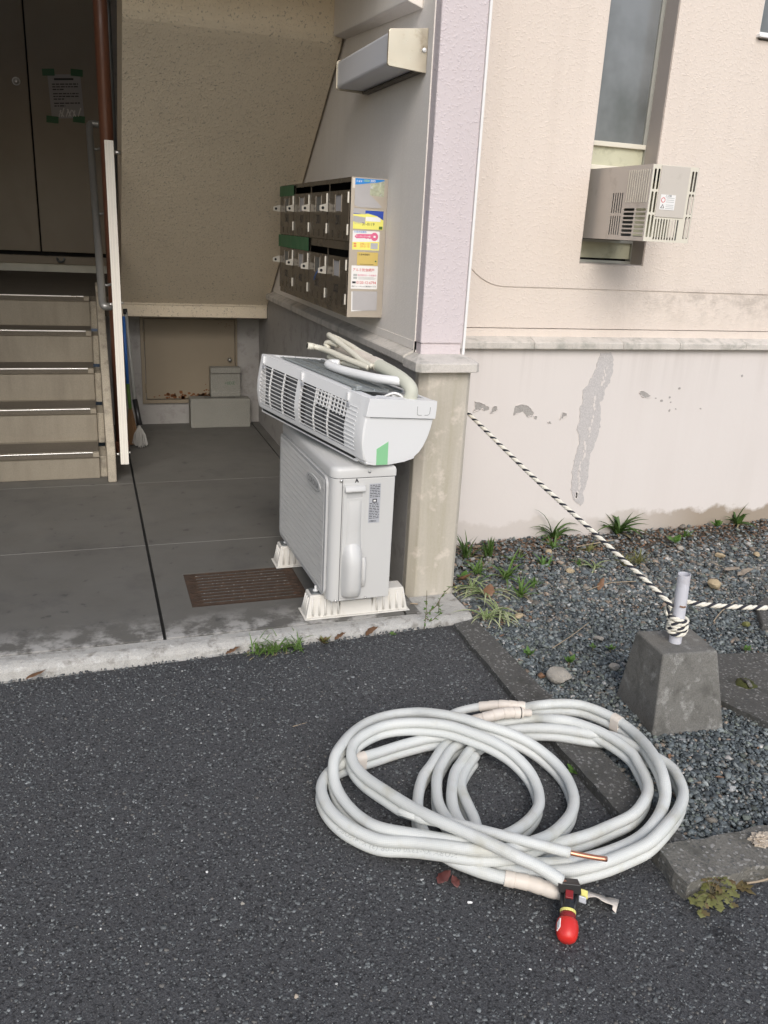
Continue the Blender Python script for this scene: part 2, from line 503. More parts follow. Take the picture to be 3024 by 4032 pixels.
MAT = dict(
    asphalt=m_asphalt(), floor=m_floor(),
    lip=m_concrete('step_lip_concrete', (0.42, 0.405, 0.375), (0.54, 0.525, 0.49), light=(0.60, 0.59, 0.56), dark=(0.17, 0.155, 0.13), scale=1.8, bump=0.9),
    joint=simple('joint_sealant_dark', (0.03, 0.03, 0.03), 0.8),
    grout=simple('joint_mortar_pale', (0.33, 0.32, 0.30), 0.85),
    cream=stucco('cream_stucco', (0.68, 0.60, 0.53), 0.5, low_dirt=True, stain_amt=0.10),
    pink=stucco('pink_stucco', (0.595, 0.53, 0.535), 0.5, stain_amt=0.08),
    sidewall=stucco('side_wall_paint', (0.78, 0.73, 0.67), 0.18, stain_amt=0.10),
    soffit=stucco('soffit_stucco', (0.74, 0.645, 0.50), 0.8, spots=0.6, stain_amt=0.10, scale=0.8),
    greywall=m_concrete('grey_plaster', (0.34, 0.325, 0.31), (0.41, 0.39, 0.37), bump=0.15, grain=0.15, dark=(0.26, 0.245, 0.23)),
    dado=m_dado(),
    ledge=m_concrete('ledge_concrete', (0.52, 0.48, 0.43), (0.66, 0.62, 0.57), grain=0.2, dark=(0.34, 0.33, 0.29), scale=1.3, streaks=(0.40, 0.38, 0.34)),
    base=m_concrete('pillar_base_concrete', (0.43, 0.39, 0.325), (0.54, 0.50, 0.43), scale=0.8, bump=0.10, grain=0.10, streaks=(0.36, 0.325, 0.24), light=(0.60, 0.54, 0.465)),
    patch=m_concrete('bare_cement', (0.33, 0.31, 0.29), (0.43, 0.405, 0.38), bump=0.35),
    repair=m_concrete('repair_mortar', (0.50, 0.475, 0.465), (0.575, 0.545, 0.53), bump=0.3, scale=1.5),
    kerb=m_concrete('kerb_concrete', (0.060, 0.058, 0.053), (0.120, 0.116, 0.106), speck=0.35, dark=(0.05, 0.05, 0.042), bump=0.9),
    kerb_light=m_concrete('kerb_concrete_worn', (0.115, 0.108, 0.092), (0.22, 0.21, 0.185), speck=0.5, dark=(0.08, 0.078, 0.066), bump=1.0),
    weight=m_concrete('anchor_concrete', (0.125, 0.120, 0.108), (0.205, 0.198, 0.180), light=(0.31, 0.305, 0.285), dark=(0.085, 0.082, 0.072), bump=0.6, scale=1.3),
    blockc=m_concrete('block_concrete', (0.25, 0.245, 0.215), (0.32, 0.31, 0.275), bump=0.5),
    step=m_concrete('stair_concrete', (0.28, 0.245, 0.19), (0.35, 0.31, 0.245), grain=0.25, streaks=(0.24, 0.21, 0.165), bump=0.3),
    tread=m_concrete('shaded_tread_concrete', (0.115, 0.098, 0.075), (0.16, 0.138, 0.108), bump=0.3),  # step concrete darkened: shade on the upward faces is put into this colour
    stringer=m_concrete('stringer_concrete', (0.42, 0.37, 0.29), (0.52, 0.465, 0.375), dark=(0.20, 0.18, 0.15), bump=0.4),
    doorp=simple('beige_door_paint', (0.30, 0.255, 0.195), 0.5, var=0.06),
    hatch=simple('hatch_paint', (0.25, 0.205, 0.145), 0.55, var=0.06),
    rust=simple('rust', (0.17, 0.065, 0.022), 0.85, var=0.4, vs=40, bump=0.4),
    rustbar=simple('rusty_grate', (0.052, 0.032, 0.021), 0.8, var=0.4, vs=25, bump=0.3, grime=(0.085, 0.042, 0.022), gs=24),
    black=simple('black_void', (0.012, 0.012, 0.012), 0.9),
    steel=simple('satin_steel', (0.62, 0.61, 0.59), 0.32, metal=1.0, var=0.08),
    galv=simple('galvanised_steel', (0.36, 0.385, 0.385), 0.40, metal=0.45, var=0.12, vs=20),
    galvdark=simple('dark_zinc', (0.20, 0.215, 0.22), 0.45, metal=0.7, var=0.15, vs=20),
    mailbox=simple('dark_mirror_stainless', (0.13, 0.112, 0.092), 0.24, metal=0.75, var=0.08, vs=6),  # plain stainless; its reflection of the dark stairwell is put into the colour
    mailside=simple('mailbox_side_steel', (0.47, 0.415, 0.345), 0.38, metal=0.35, var=0.08),  # same steel, painted paler as if mirroring the daylight outside
    hasp=simple('hasp_steel', (0.72, 0.68, 0.60), 0.35, metal=0.4),
    lampend=simple('brass_toned_plate', (0.56, 0.505, 0.405), 0.34, metal=0.8, var=0.12, vs=12, grime=(0.38, 0.30, 0.20), gs=14),
    lampbrown=simple('lamp_housing', (0.10, 0.085, 0.065), 0.5),
    diffuser=simple('acrylic_diffuser', (0.66, 0.66, 0.68), 0.35, var=0.03),
    acwhite=simple('ac_white_plastic', (0.74, 0.74, 0.735), 0.32, var=0.02),
    acgrey=simple('ac_filter_grey', (0.11, 0.112, 0.115), 0.8, var=0.3, vs=30, grime=(0.24, 0.24, 0.24), gs=20),
    cabinet=simple('cabinet_paint', (0.54, 0.535, 0.52), 0.38, var=0.025, vs=4, grime=(0.50, 0.49, 0.465), gs=6, gt=(0.6, 0.85)),
    grille=simple('grille_plastic', (0.46, 0.46, 0.455), 0.42, var=0.03),
    grilleback=simple('grille_back', (0.13, 0.132, 0.135), 0.6),
    plasticfoot=simple('cream_plastic', (0.64, 0.615, 0.565), 0.5, var=0.04, grime=(0.58, 0.54, 0.47), gs=16),
    hose=simple('corrugated_hose', (0.64, 0.61, 0.515), 0.5, var=0.05),
    hosefoam=simple('hose_foam', (0.52, 0.52, 0.435), 0.65, var=0.06),
    tape=simple('cream_tape', (0.66, 0.595, 0.52), 0.55, var=0.08, vs=25, grime=(0.56, 0.48, 0.40), gs=22),
    wrap=m_pipe_wrap(),
    copper=simple('copper', (0.62, 0.29, 0.19), 0.35, metal=0.9, var=0.1, vs=30),
    blackplastic=simple('black_plastic', (0.016, 0.016, 0.017), 0.38, spec=0.5),
    red=simple('red_plastic', (0.60, 0.028, 0.022), 0.38, var=0.08),
    darkred=simple('dark_red_plastic', (0.22, 0.016, 0.016), 0.4),
    yellow=simple('yellow_label', (0.72, 0.66, 0.20), 0.5),
    paper=simple('white_paper', (0.76, 0.75, 0.73), 0.6, var=0.03),
    greypaper=simple('grey_faded_paper', (0.40, 0.385, 0.385), 0.6, var=0.06, vs=20),
    greentape=simple('green_masking_tape', (0.26, 0.57, 0.30), 0.6, var=0.05),
    greendark=simple('green_cloth_tape', (0.045, 0.14, 0.06), 0.6, var=0.1),
    ink=simple('black_ink', (0.03, 0.03, 0.035), 0.6),
    faintink=simple('faded_grey_ink', (0.42, 0.43, 0.42), 0.6),
    redink=simple('red_ink', (0.58, 0.03, 0.04), 0.6),
    pinkink=simple('pink_ink', (0.66, 0.13, 0.25), 0.6),
    blueink=simple('blue_ink', (0.02, 0.22, 0.60), 0.5),
    navy=simple('navy_ink', (0.02, 0.06, 0.36), 0.5),
    yellowcard=simple('yellow_card', (0.76, 0.72, 0.16), 0.5),
    goldcard=simple('gold_card', (0.56, 0.42, 0.12), 0.5),
    photo=simple('faded_photo_print', (0.40, 0.42, 0.30), 0.5, var=0.6, vs=60, grime=(0.62, 0.62, 0.62), gs=40),
    orangeink=simple('orange_ink', (0.72, 0.25, 0.10), 0.6),
    whiteink=simple('white_ink', (0.80, 0.80, 0.80), 0.6),
    lime=simple('lime_ink', (0.45, 0.70, 0.15), 0.6),
    silverlabel=simple('silver_label', (0.46, 0.47, 0.50), 0.4, metal=0.2, var=0.05),
    alu=simple('white_aluminium', (0.86, 0.815, 0.735), 0.42, var=0.04, vs=12),
    railgrey=simple('grey_rail', (0.32, 0.32, 0.31), 0.36, metal=0.55, var=0.08),
    brownpipe=simple('brown_painted_pipe', (0.17, 0.070, 0.040), 0.42, var=0.12),
    blueplastic=simple('blue_handle', (0.03, 0.13, 0.42), 0.4),
    greyhandle=simple('grey_handle', (0.36, 0.36, 0.34), 0.45),
    bristle=simple('bristles', (0.30, 0.29, 0.27), 0.8),
    straw=simple('straw_brown', (0.17, 0.095, 0.045), 0.85),
    ventpaint=simple('vent_beige_paint', (0.54, 0.495, 0.44), 0.42, var=0.04, grime=(0.40, 0.36, 0.31), gs=10),
    ventlight=simple('vent_edge_paint', (0.66, 0.62, 0.52), 0.42, var=0.04),
    windowframe=simple('window_aluminium', (0.42, 0.42, 0.38), 0.4, metal=0.4),
    windowpanel=simple('window_infill_panel', (0.50, 0.49, 0.36), 0.5, var=0.12, vs=16, grime=(0.33, 0.32, 0.22), gs=14),
    reveal=simple('window_reveal_paint', (0.42, 0.375, 0.34), 0.8, var=0.08),
    whiteframe=simple('white_window_frame', (0.78, 0.78, 0.77), 0.35, metal=0.1),
    moss=m_concrete('moss', (0.045, 0.055, 0.010), (0.10, 0.105, 0.022), scale=6, bump=0.9),
    soil=m_soil(), gravel=m_gravel(),
    rockpale=m_concrete('pale_rock', (0.33, 0.30, 0.255), (0.46, 0.425, 0.37), scale=4, bump=0.7),
    rocktan=m_concrete('tan_rock', (0.40, 0.31, 0.19), (0.50, 0.40, 0.26), scale=4, bump=0.5),
    rockgrey=m_concrete('grey_rock', (0.17, 0.18, 0.18), (0.27, 0.28, 0.28), scale=4, bump=0.5),
    pvc=simple('grey_pvc', (0.56, 0.56, 0.60), 0.45, var=0.06, vs=14, grime=(0.40, 0.38, 0.40), gs=16),
    ropewhite=simple('rope_white', (0.74, 0.70, 0.60), 0.8, var=0.1, vs=60),
    ropeblack=simple('rope_black', (0.025, 0.026, 0.035), 0.8),
    grass=m_leaf('grass_green', (0.085, 0.165, 0.030), (0.15, 0.25, 0.055)),
    grassdark=m_leaf('grass_dark', (0.050, 0.105, 0.020), (0.10, 0.17, 0.04)),
    weed=m_leaf('weed_green', (0.07, 0.15, 0.03), (0.13, 0.24, 0.05)),
    olive=m_leaf('weed_olive', (0.15, 0.16, 0.045), (0.25, 0.24, 0.09)),
    reddish=m_leaf('weed_reddish', (0.20, 0.09, 0.05), (0.16, 0.16, 0.06)),
    variegated=m_leaf('leaf_cream', (0.52, 0.54, 0.33), (0.42, 0.47, 0.24)),
    leafbrown=m_leaf('dead_leaf_brown', (0.17, 0.085, 0.045), (0.26, 0.15, 0.085), 0.1),
    leafpale=m_leaf('dead_leaf_pale', (0.42, 0.35, 0.27), (0.55, 0.47, 0.38), 0.1),
    leafred=m_leaf('dead_leaf_red', (0.10, 0.03, 0.028), (0.16, 0.06, 0.05), 0.05),
    deadgrass=m_leaf('dead_grass', (0.27, 0.22, 0.12), (0.38, 0.32, 0.19)),
    twig=simple('dry_twig', (0.33, 0.26, 0.18), 0.8),
    stem=simple('weed_stem', (0.12, 0.10, 0.05), 0.7),
)
# frosted window glass
def m_glass():
    m = NT('frosted_glass')
    base = m.mix(m.ramp(m.noise(2.6, 4, 0.6), [(0.35, 0.0), (0.65, 1.0)]), (0.10, 0.107, 0.102), (0.195, 0.205, 0.21))
    m.col(base); m.rough(0.22)
    m.bsdf.inputs['Specular IOR Level'].default_value = 0.7
    m.bump(m.noise(70, 2), 0.12, 0.002)
    m.bump(m.noise(5, 2), 0.08, 0.01)
    return m.mat
MAT['glass'] = m_glass()

# ================================================================ ground
def asphalt_z(x, y):
    return -0.044 + 0.018 * max(-1.5, min(1.4, x)) - 0.012 * max(0.0, min(1.0, (2.8 - y) / 1.2))
def build_ground():
    xs = sorted(set([-40, -20, -10, -5, -3] + [round(-1.5 + 0.1 * i, 2) for i in range(32)] + [1.7, 2.2, 3, 5, 10, 20, 40]))
    ys = sorted(set([-40, -20, -8, -3, 0] + [round(0.4 + 0.15 * i, 2) for i in range(18)] + [3.2, 4.5, 8, 20]))
    g = G()
    vs = []
    for y in ys:
        for x in xs:
            z = asphalt_z(x, y) + 0.004 * mnoise.noise(Vector((x * 1.1, y * 1.1, 3)))
            if y > 2.9: z -= 0.06
            if x > 1.45 and y > 1.45: z = min(z, -0.08)
            vs.append((x, y, z))
    n = len(xs)
    fs = [(j*n + i, j*n + i + 1, (j+1)*n + i + 1, (j+1)*n + i) for j in range(len(ys) - 1) for i in range(n - 1)]
    g.add(vs, fs)
    o = part('asphalt_ground', g, MAT['asphalt'], smooth=True)
    tag(o, 'dark grey worn asphalt in front of the entrance', kind='structure')
build_ground()

# ---- porch floor: concrete bays with joints
pf = thing('porch_floor', 'grey concrete porch floor cast in bays at the stair entrance', 'floor', (0.2, 4, 0))
del pf['category']; tag(pf, kind='structure')
g = G(); g.box(-1.3, 1.235, 2.9, 6.47, -0.10, -0.030)
part('joint_filler', g, MAT['joint'], pf)
XJ = [(-1.3, 0.199), (0.212, 1.166), (1.176, 1.235)]
YJ = [(2.921, 3.9015), (3.9065, 4.9375), (4.9425, 6.47)]
for i, (x0, x1) in enumerate(XJ):
    for j, (y0, y1) in enumerate(YJ):
        g = G()
        if i == 1 and j == 0:
            hx0, hx1, hy0, hy1 = 0.335, 0.825, 3.165, 3.515
            g.poly([(x0, y0), (x1, y0), (x1, y1), (x0, y1)], [[(hx0, hy0), (hx0, hy1), (hx1, hy1), (hx1, hy0)]], mpXY(), -0.05, 0.0)
        else:
            g.box(x0, x1, y0, y1, -0.05, 0.0)
        part('floor_bay', g, MAT['floor'], pf)
for y in (3.904, 4.94):
    for (x0, x1) in XJ:
        g = G(); g.box(x0, x1, y - 0.0024, y + 0.0024, -0.04, -0.0006)
        part('joint_strip', g, MAT['grout'], pf)
# front lip of the porch, worn and slightly uneven
def lip():
    g = G(); nx = 150; rows = []
    vs = []
    for i in range(nx + 1):
        x = -1.3 + (1.44 + 1.3) * i / nx
        w = 0.012 * mnoise.noise(Vector((x * 5, 0, 1))) + 0.008 * mnoise.noise(Vector((x * 21, 4, 1)))
        yf = 2.822 + 0.006 * max(0, x) + w
        zt = 0.004 * mnoise.noise(Vector((x * 9, 2, 5)))
        c_ = 0.006 * max(0, mnoise.noise(Vector((x * 34, 7, 2))))
        prof = [(2.9085 if x < 1.235 else 3.066, -0.001), (2.885, 0.0), (yf + 0.038 + c_, zt), (yf + 0.022 + c_, -0.004 + zt), (yf + 0.010 + c_, -0.011 + zt), (yf + 0.002, -0.022), (yf - 0.004 + c_, -0.05), (yf - 0.004, -0.09), (2.90, -0.09)]
        vs += [(x, y, z) for y, z in prof]
    m = len(prof)
    fs = [(i*m + k, (i+1)*m + k, (i+1)*m + (k+1) % m, i*m + (k+1) % m) for i in range(nx) for k in range(m)]
    fs += [tuple(range(m)), tuple(range(nx * m + m - 1, nx * m - 1, -1))]
    g.add(vs, fs)
    return g
part('step_lip', lip(), MAT['lip'], pf, label='pale scoured concrete lip along the porch edge')
# rusty drain grate let into the floor
gr = thing('drain_grate', 'rusty brown drain grate sunk in the porch floor beside the outdoor unit', 'drain grate', (0.58, 3.34, -0.01))
g = G(); g.box(0.335, 0.825, 3.165, 3.515, -0.09, -0.016); part('pit_bottom', g, MAT['black'], gr)
nb = 11
slots = []
for k in range(nb):
    yc = 3.185 + (3.497 - 3.185) * k / (nb - 1)
    h = 0.0134; x0, x1 = 0.345 + random.uniform(-.004, .006), 0.815 + random.uniform(-.004, .008)
    slots.append([(x0, yc), (x0 + .035, yc + h), (x1 - .035, yc + h), (x1, yc), (x1 - .035, yc - h), (x0 + .035, yc - h)])
g = G(); g.poly([(0.3353, 3.1653), (0.8247, 3.1653), (0.8247, 3.5147), (0.3353, 3.5147)], slots, mpXY(), -0.0155, -0.0015)
part('grate_plate', g, MAT['rustbar'], gr)
for k in range(nb - 1):
    yc = 3.185 + (3.497 - 3.185) * (k + .5) / (nb - 1)
    g = G(); g.poly([(.385, yc - .0014), (.775, yc - .0014), (.775, yc + .0014), (.385, yc + .0014)], [], mpXY(), -0.0014, 0.0005)
    part('grate_bar', g, MAT['kerb'], gr)

# ================================================================ the building
bd = thing('apartment_building', 'cream and pink stucco apartment block with an open stair entrance', 'building', (1.3, 3.7, 0))
# --- side wall of the entrance (faces left)
g = G(); g.box(1.245, 1.425, 3.20, 8.70, 1.0, 4.2); part('side_wall', g, MAT['sidewall'], bd, label='off-white painted side wall of the entrance')
g = G(); g.box(1.2352, 1.425, 3.1405, 6.60, -0.1, 1.0); part('side_dado', g, MAT['greywall'], bd, label='grey plaster lower side wall')
g = G()
prof = [(1.25, 0.983), (1.202, 0.983), (1.199, 0.988), (1.199, 1.014), (1.204, 1.019), (1.25, 1.042)]
g.poly(prof, [], lambda a, b, d: (a, d, b), 3.2, 6.02)
part('side_ledge', g, MAT['ledge'], bd)
g = G(); g.box(1.2425, 1.26, 3.2, 6.02, 1.040, 1.074); part('side_band', g, MAT['sidewall'], bd)
# --- pillar
p = part('pillar', G().box(1.2495, 1.432, 3.142, 3.72, 1.072, 3.6), MAT['pink'], bd, bevel=0.006, label='pink stucco pillar at the entrance corner')
part('pillar_band', G().box(1.254, 1.428, 3.148, 3.70, 1.02, 1.0718), MAT['pink'], p, bevel=0.003)
part('corner_bead', G().box(1.4325, 1.442, 3.138, 3.15, 1.03, 3.6), MAT['paper'], p)
ch = 0.032
ol = [(1.235 + ch, 3.070), (1.435, 3.070), (1.452, 3.083), (1.452, 3.66), (1.428, 3.66), (1.428, 3.14), (1.235, 3.14), (1.235, 3.070 + ch)]
part('pillar_base', G().poly(ol, [], mpXY(), -0.08, 0.977), MAT['base'], p, bevel=0.004, label='stained concrete pillar base')
g = G()
o1 = [(1.199, 3.052), (1.216, 3.030), (1.452, 3.030), (1.470, 3.048), (1.470, 3.199), (1.199, 3.199)]
o2 = [(1.246, 3.140), (1.250, 3.138), (1.430, 3.138), (1.436, 3.142), (1.436, 3.199), (1.246, 3.199)]
n = 6
g.add([(x, y, 0.974) for x, y in o1] + [(x, y, 1.010) for x, y in o1] + [(x, y, 1.031) for x, y in o2],
      [tuple(range(5, -1, -1)), tuple(range(12, 18))] + [(i, (i+1) % 6, 6 + (i+1) % 6, 6 + i) for i in range(6)] + [(6 + i, 6 + (i+1) % 6, 12 + (i+1) % 6, 12 + i) for i in range(6)])
part('pillar_cap', g, MAT['ledge'], p, bevel=0.003)
# --- facade to the right
XR = 6.5
g = G(); g.box(1.44, XR, 3.636, 3.90, -0.15, 0.99); part('facade_dado', g, MAT['dado'], bd, label='pale pink painted lower wall with peeling paint')
W1 = (2.246, 2.605, 1.387, 3.3); W2 = (3.066, 4.6, 2.43, 3.55)
hole = lambda w, r=0.0: [(w[0], w[2]), (w[0], w[3]), (w[1], w[3]), (w[1], w[2])]
g = G(); g.poly([(1.40, 1.080), (XR, 1.080), (XR, 4.2), (1.40, 4.2)], [hole(W1), hole(W2)], mpXZ(), 3.664, 3.86)
part('facade_wall', g, MAT['cream'], bd, label='cream stucco upper facade')
g = G(); g.box(1.43, XR, 3.6585, 3.86, 1.03, 1.0765); part('facade_band', g, MAT['cream'], bd)
prof = [(3.70, 0.986), (3.603, 0.986), (3.600, 0.990), (3.600, 1.017), (3.605, 1.021), (3.66, 1.041), (3.70, 1.041)]
x0 = 1.4405
for i, x1 in enumerate((1.62, 2.02, 2.52, 2.86, 3.28, 3.9, 4.7, 5.6, XR)):
    g = G(); g.poly(prof, [], lambda a, b, d: (d, a, b), x0, x1 - 0.0015)
    part('ledge_length', g, MAT['ledge'], bd, bevel=0.0015, seg=1); x0 = x1
# raised field of the facade with its big rounded lower corner
R = 0.26; xL = 1.605; zB = 1.270
ol = [(XR, zB), (XR, 4.2), (xL, 4.2)]
for k in range(13):
    a = math.radians(180 + 90 * k / 12)
    ol.append((xL + R + R * math.cos(a), zB + R + R * math.sin(a)))
def field():
    g = G()
    g.poly(ol, [hole(W1), hole(W2)], mpXZ(), 3.6590, 3.6640)
    return g
part('facade_field', field(), MAT['cream'], bd, bevel=0.0035, seg=2)
# left wing of the facade, ceiling, back walls (mostly outside the frame: they shade the entrance)
g = G(); g.box(-6.5, -1.3, 3.45, 3.8, -0.15, 4.2); part('facade_wall_left_wing', g, MAT['cream'], bd)
g = G(); g.box(-1.45, -1.3, 3.1, 8.7, -0.1, 4.2); part('stairwell_wall', g, MAT['sidewall'], bd)
g = G(); g.box(-1.3, 1.245, 3.322, 4.345, 2.62, 2.82); part('upper_landing_slab', g, MAT['soffit'], bd)
g = G(); g.box(-1.3, 1.248, 3.322, 3.45, 2.8202, 3.7); part('upper_parapet', g, MAT['cream'], bd)
g = G(); g.box(-1.45, 1.6, 3.15, 8.75, 4.2, 4.4); part('stairwell_ceiling', g, MAT['soffit'], bd)
g = G(); g.box(0.215, 1.60, 8.56, 8.75, 0.9, 4.2); part('landing_wall', g, MAT['greywall'], bd)
g = G(); g.box(-1.3, -0.86, 8.56, 8.75, 0.9, 4.2); part('landing_wall', g, MAT['greywall'], bd)
g = G(); g.box(-0.86, 0.215, 8.62, 8.75, 0.9, 4.2); part('landing_wall', g, MAT['black'], bd)
g = G(); g.box(0.11, 1.2352, 6.47, 6.62, -0.1, 0.84); part('back_wall', g, MAT['greywall'], bd, label='grey plaster wall under the stair')
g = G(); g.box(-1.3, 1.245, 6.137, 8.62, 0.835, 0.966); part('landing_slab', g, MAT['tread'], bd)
# upper flight seen from below
g = G()
ol = [(6.1352, 0.838), (6.1352, 0.918), (6.128, 0.921), (6.128, 0.931), (4.40, 2.299), (4.372, 2.325), (4.355, 2.355), (4.345, 2.40), (4.345, 2.62), (4.62, 2.62), (6.5, 1.05), (6.5, 0.838)]
g.poly(ol, [], mpYZ(), 0.222, 1.231)
part('stair_soffit', g, MAT['soffit'], bd, bevel=0.004, label='brown rough stucco underside of the upper stair flight')
g = G(); g.hexa([(1.182, 3.322, 2.298), (1.2448, 3.322, 2.278), (1.2448, 4.344, 2.345), (1.182, 4.344, 2.352)],
                [(1.182, 3.322, 2.62), (1.2448, 3.322, 2.62), (1.2448, 4.344, 2.62), (1.182, 4.344, 2.62)])
part('landing_beam', g, MAT['sidewall'], bd, bevel=0.004)
# peeled paint and repair mortar on the dado
strip = [(2.412,.963),(2.474,.968),(2.494,.934),(2.499,.86),(2.488,.806),(2.47,.796),(2.466,.731),(2.447,.721),(2.459,.68),(2.47,.588),(2.465,.547),(2.451,.485),(2.431,.444),(2.434,.381),(2.437,.306),(2.431,.263),(2.42,.232),(2.433,.177),(2.417,.158),(2.364,.197),(2.346,.257),(2.341,.321),(2.34,.385),(2.341,.426),(2.356,.499),(2.354,.55),(2.333,.576),(2.342,.632),(2.337,.693),(2.346,.713),(2.34,.782),(2.363,.802),(2.38,.841),(2.401,.89),(2.401,.924)]
def rough_outline(pts, amp=0.006, sub=4, seed=0):
    out = []
    n = len(pts)
    for i in range(n):
        a = Vector(pts[i]); b = Vector(pts[(i+1) % n])
        for k in range(sub):
            p = a.lerp(b, k / sub)
            out.append((p.x + amp * mnoise.noise(Vector((p.x * 60, p.y * 60, seed))), p.y + amp * mnoise.noise(Vector((p.x * 60, p.y * 60, seed + 9)))))
    return out
g = G(); g.poly(rough_outline(strip, 0.009, 5), [], mpXZ(), 3.6335, 3.638); part('repair_strip', g, MAT['repair'], bd, label='grey mortar strip smeared over a wall crack')
vein = spline([(2.460, .93, 0), (2.452, .84, 0), (2.425, .74, 0), (2.412, .62, 0), (2.398, .50, 0), (2.385, .38, 0), (2.385, .28, 0), (2.388, .20, 0)], 6)
rv = random.Random(31)
for k, p_ in enumerate(vein[1:-1]):
    if rv.random() < .2: continue
    x, z = p_.x + rv.uniform(-.010, .010), p_.y; r = rv.uniform(.004, .010)
    pts = [(x + r * rv.uniform(.5, 1.2) * math.cos(t), z + r * rv.uniform(1.0, 2.2) * math.sin(t)) for t in (0, .9, 1.8, 2.7, 3.6, 4.5, 5.4)]
    g = G(); g.poly(pts, [], mpXZ(), 3.6322, 3.6334); part('paint_fleck', g, MAT['dado'], bd)
peels = [[(1.743,.732),(1.781,.722),(1.819,.707),(1.826,.687),(1.8,.683),(1.784,.693),(1.758,.684),(1.738,.675),(1.75,.699)],
 [(1.845,.706),(1.866,.706),(1.874,.687),(1.853,.677),(1.833,.668),(1.837,.682)],
 [(1.968,.704),(1.988,.712),(2.038,.703),(2.056,.688),(2.075,.668),(2.066,.65),(2.039,.651),(2.014,.674),(1.988,.67),(1.959,.658)],
 [(2.08,.653),(2.097,.65),(2.095,.636),(2.078,.64)], [(2.236,.667),(2.262,.664),(2.261,.644),(2.234,.635),(2.226,.627)],
 [(2.158,.624),(2.175,.621),(2.182,.608),(2.165,.611)], [(2.68,.768),(2.693,.773),(2.732,.757),(2.753,.742),(2.742,.734),(2.705,.739),(2.685,.753)]]
for x, z in ((2.824,.718),(2.872,.735),(2.884,.708),(2.923,.672),(3.083,.671),(3.318,.845),(2.785,.731),(2.923,.781),(2.884,.664)):
    r = random.uniform(.005, .010); peels.append([(x + r * math.cos(t), z + r * .8 * math.sin(t)) for t in (0, 1.2, 2.5, 3.9, 5.2)])
rng0 = random.Random(17)
def grow(pts, s):
    cx = sum(p[0] for p in pts) / len(pts); cz = sum(p[1] for p in pts) / len(pts)
    return [(cx + (x - cx) * s, cz + (z - cz) * s) for x, z in pts]
for k, pts in enumerate(peels):
    g = G(); g.poly(rough_outline(pts, 0.005, 4, k), [], mpXZ(), 3.6345, 3.638); part('peeled_patch', g, MAT['patch'], bd)
# curled paint lips round the larger peels and along the mortar strip
for pts in peels[:7]:
    ol_ = rough_outline(pts, 0.005, 4, peels.index(pts)); n_ = len(ol_)
    k = 0
    while k < n_:
        m_ = rng0.randint(3, 7)
        seg_ = [(ol_[(k + j) % n_][0], 3.6338, ol_[(k + j) % n_][1] + .001) for j in range(m_)]
        if rng0.random() < .75:
            g = G(); g.tube(seg_, [.0012] + [.0012 + .0022 * rng0.random() for _ in range(m_ - 2)] + [.001], 5); part('paint_curl', g, MAT['dado'], bd, smooth=True)
        k += m_
# --- tall window with infill panels
wdw = part('window', G().poly([(2.2455, 1.3865), (2.6055, 1.3865), (2.6055, 3.301), (2.2455, 3.301)], [[(2.285, 1.405), (2.285, 3.28), (2.598, 3.28), (2.598, 1.405)]], mpXZ(), 3.762, 3.80), MAT['windowframe'], bd, label='tall narrow window with frosted glass')
part('reveal', G().box(2.6015, 2.6045, 3.6645, 3.7615, 1.39, 3.3), MAT['reveal'], wdw)
part('reveal', G().box(2.2465, 2.2495, 3.6645, 3.7615, 1.39, 3.3), MAT['reveal'], wdw)
part('sill', G().box(2.25, 2.601, 3.6645, 3.7615, 1.3875, 1.392), MAT['reveal'], wdw)
part('glass_pane', G().box(2.286, 2.597, 3.774, 3.782, 1.945, 3.279), MAT['glass'], wdw)
part('rail', G().box(2.285, 2.598, 3.758, 3.79, 1.922, 1.944), MAT['ventlight'], wdw, bevel=0.003)
part('infill_panel', G().box(2.286, 2.597, 3.776, 3.784, 1.84, 1.9215), MAT['windowpanel'], wdw)
part('rail', G().box(2.285, 2.598, 3.764, 3.79, 1.818, 1.8395), MAT['ventlight'], wdw, bevel=0.003)
part('infill_panel', G().box(2.286, 2.597, 3.776, 3.784, 1.415, 1.490), MAT['windowpanel'], wdw)
part('rail', G().box(2.285, 2.598, 3.762, 3.79, 1.490, 1.503), MAT['windowframe'], wdw)
part('backing', G().box(2.286, 2.597, 3.80, 3.82, 1.405, 3.28), MAT['black'], wdw)
part('jamb', G().box(2.583, 2.598, 3.7635, 3.79, 1.945, 3.28), MAT['windowframe'], wdw)
# --- second window, just inside the frame at top right
w2 = part('window', G().poly([(3.067, 2.431), (4.599, 2.431), (4.599, 3.549), (3.067, 3.549)], [[(3.10, 2.475), (3.10, 3.51), (4.56, 3.51), (4.56, 2.475)]], mpXZ(), 3.70, 3.76), MAT['whiteframe'], bd, label='white framed window at the upper right')
part('glass_pane', G().box(3.10, 4.56, 3.725, 3.732, 2.475, 3.51), MAT['glass'], w2)
part('sill', G().box(3.05, 4.615, 3.635, 3.6998, 2.438, 2.452), MAT['whiteframe'], w2, bevel=0.002)
part('backing', G().box(3.10, 4.56, 3.765, 3.78, 2.475, 3.51), MAT['black'], w2)

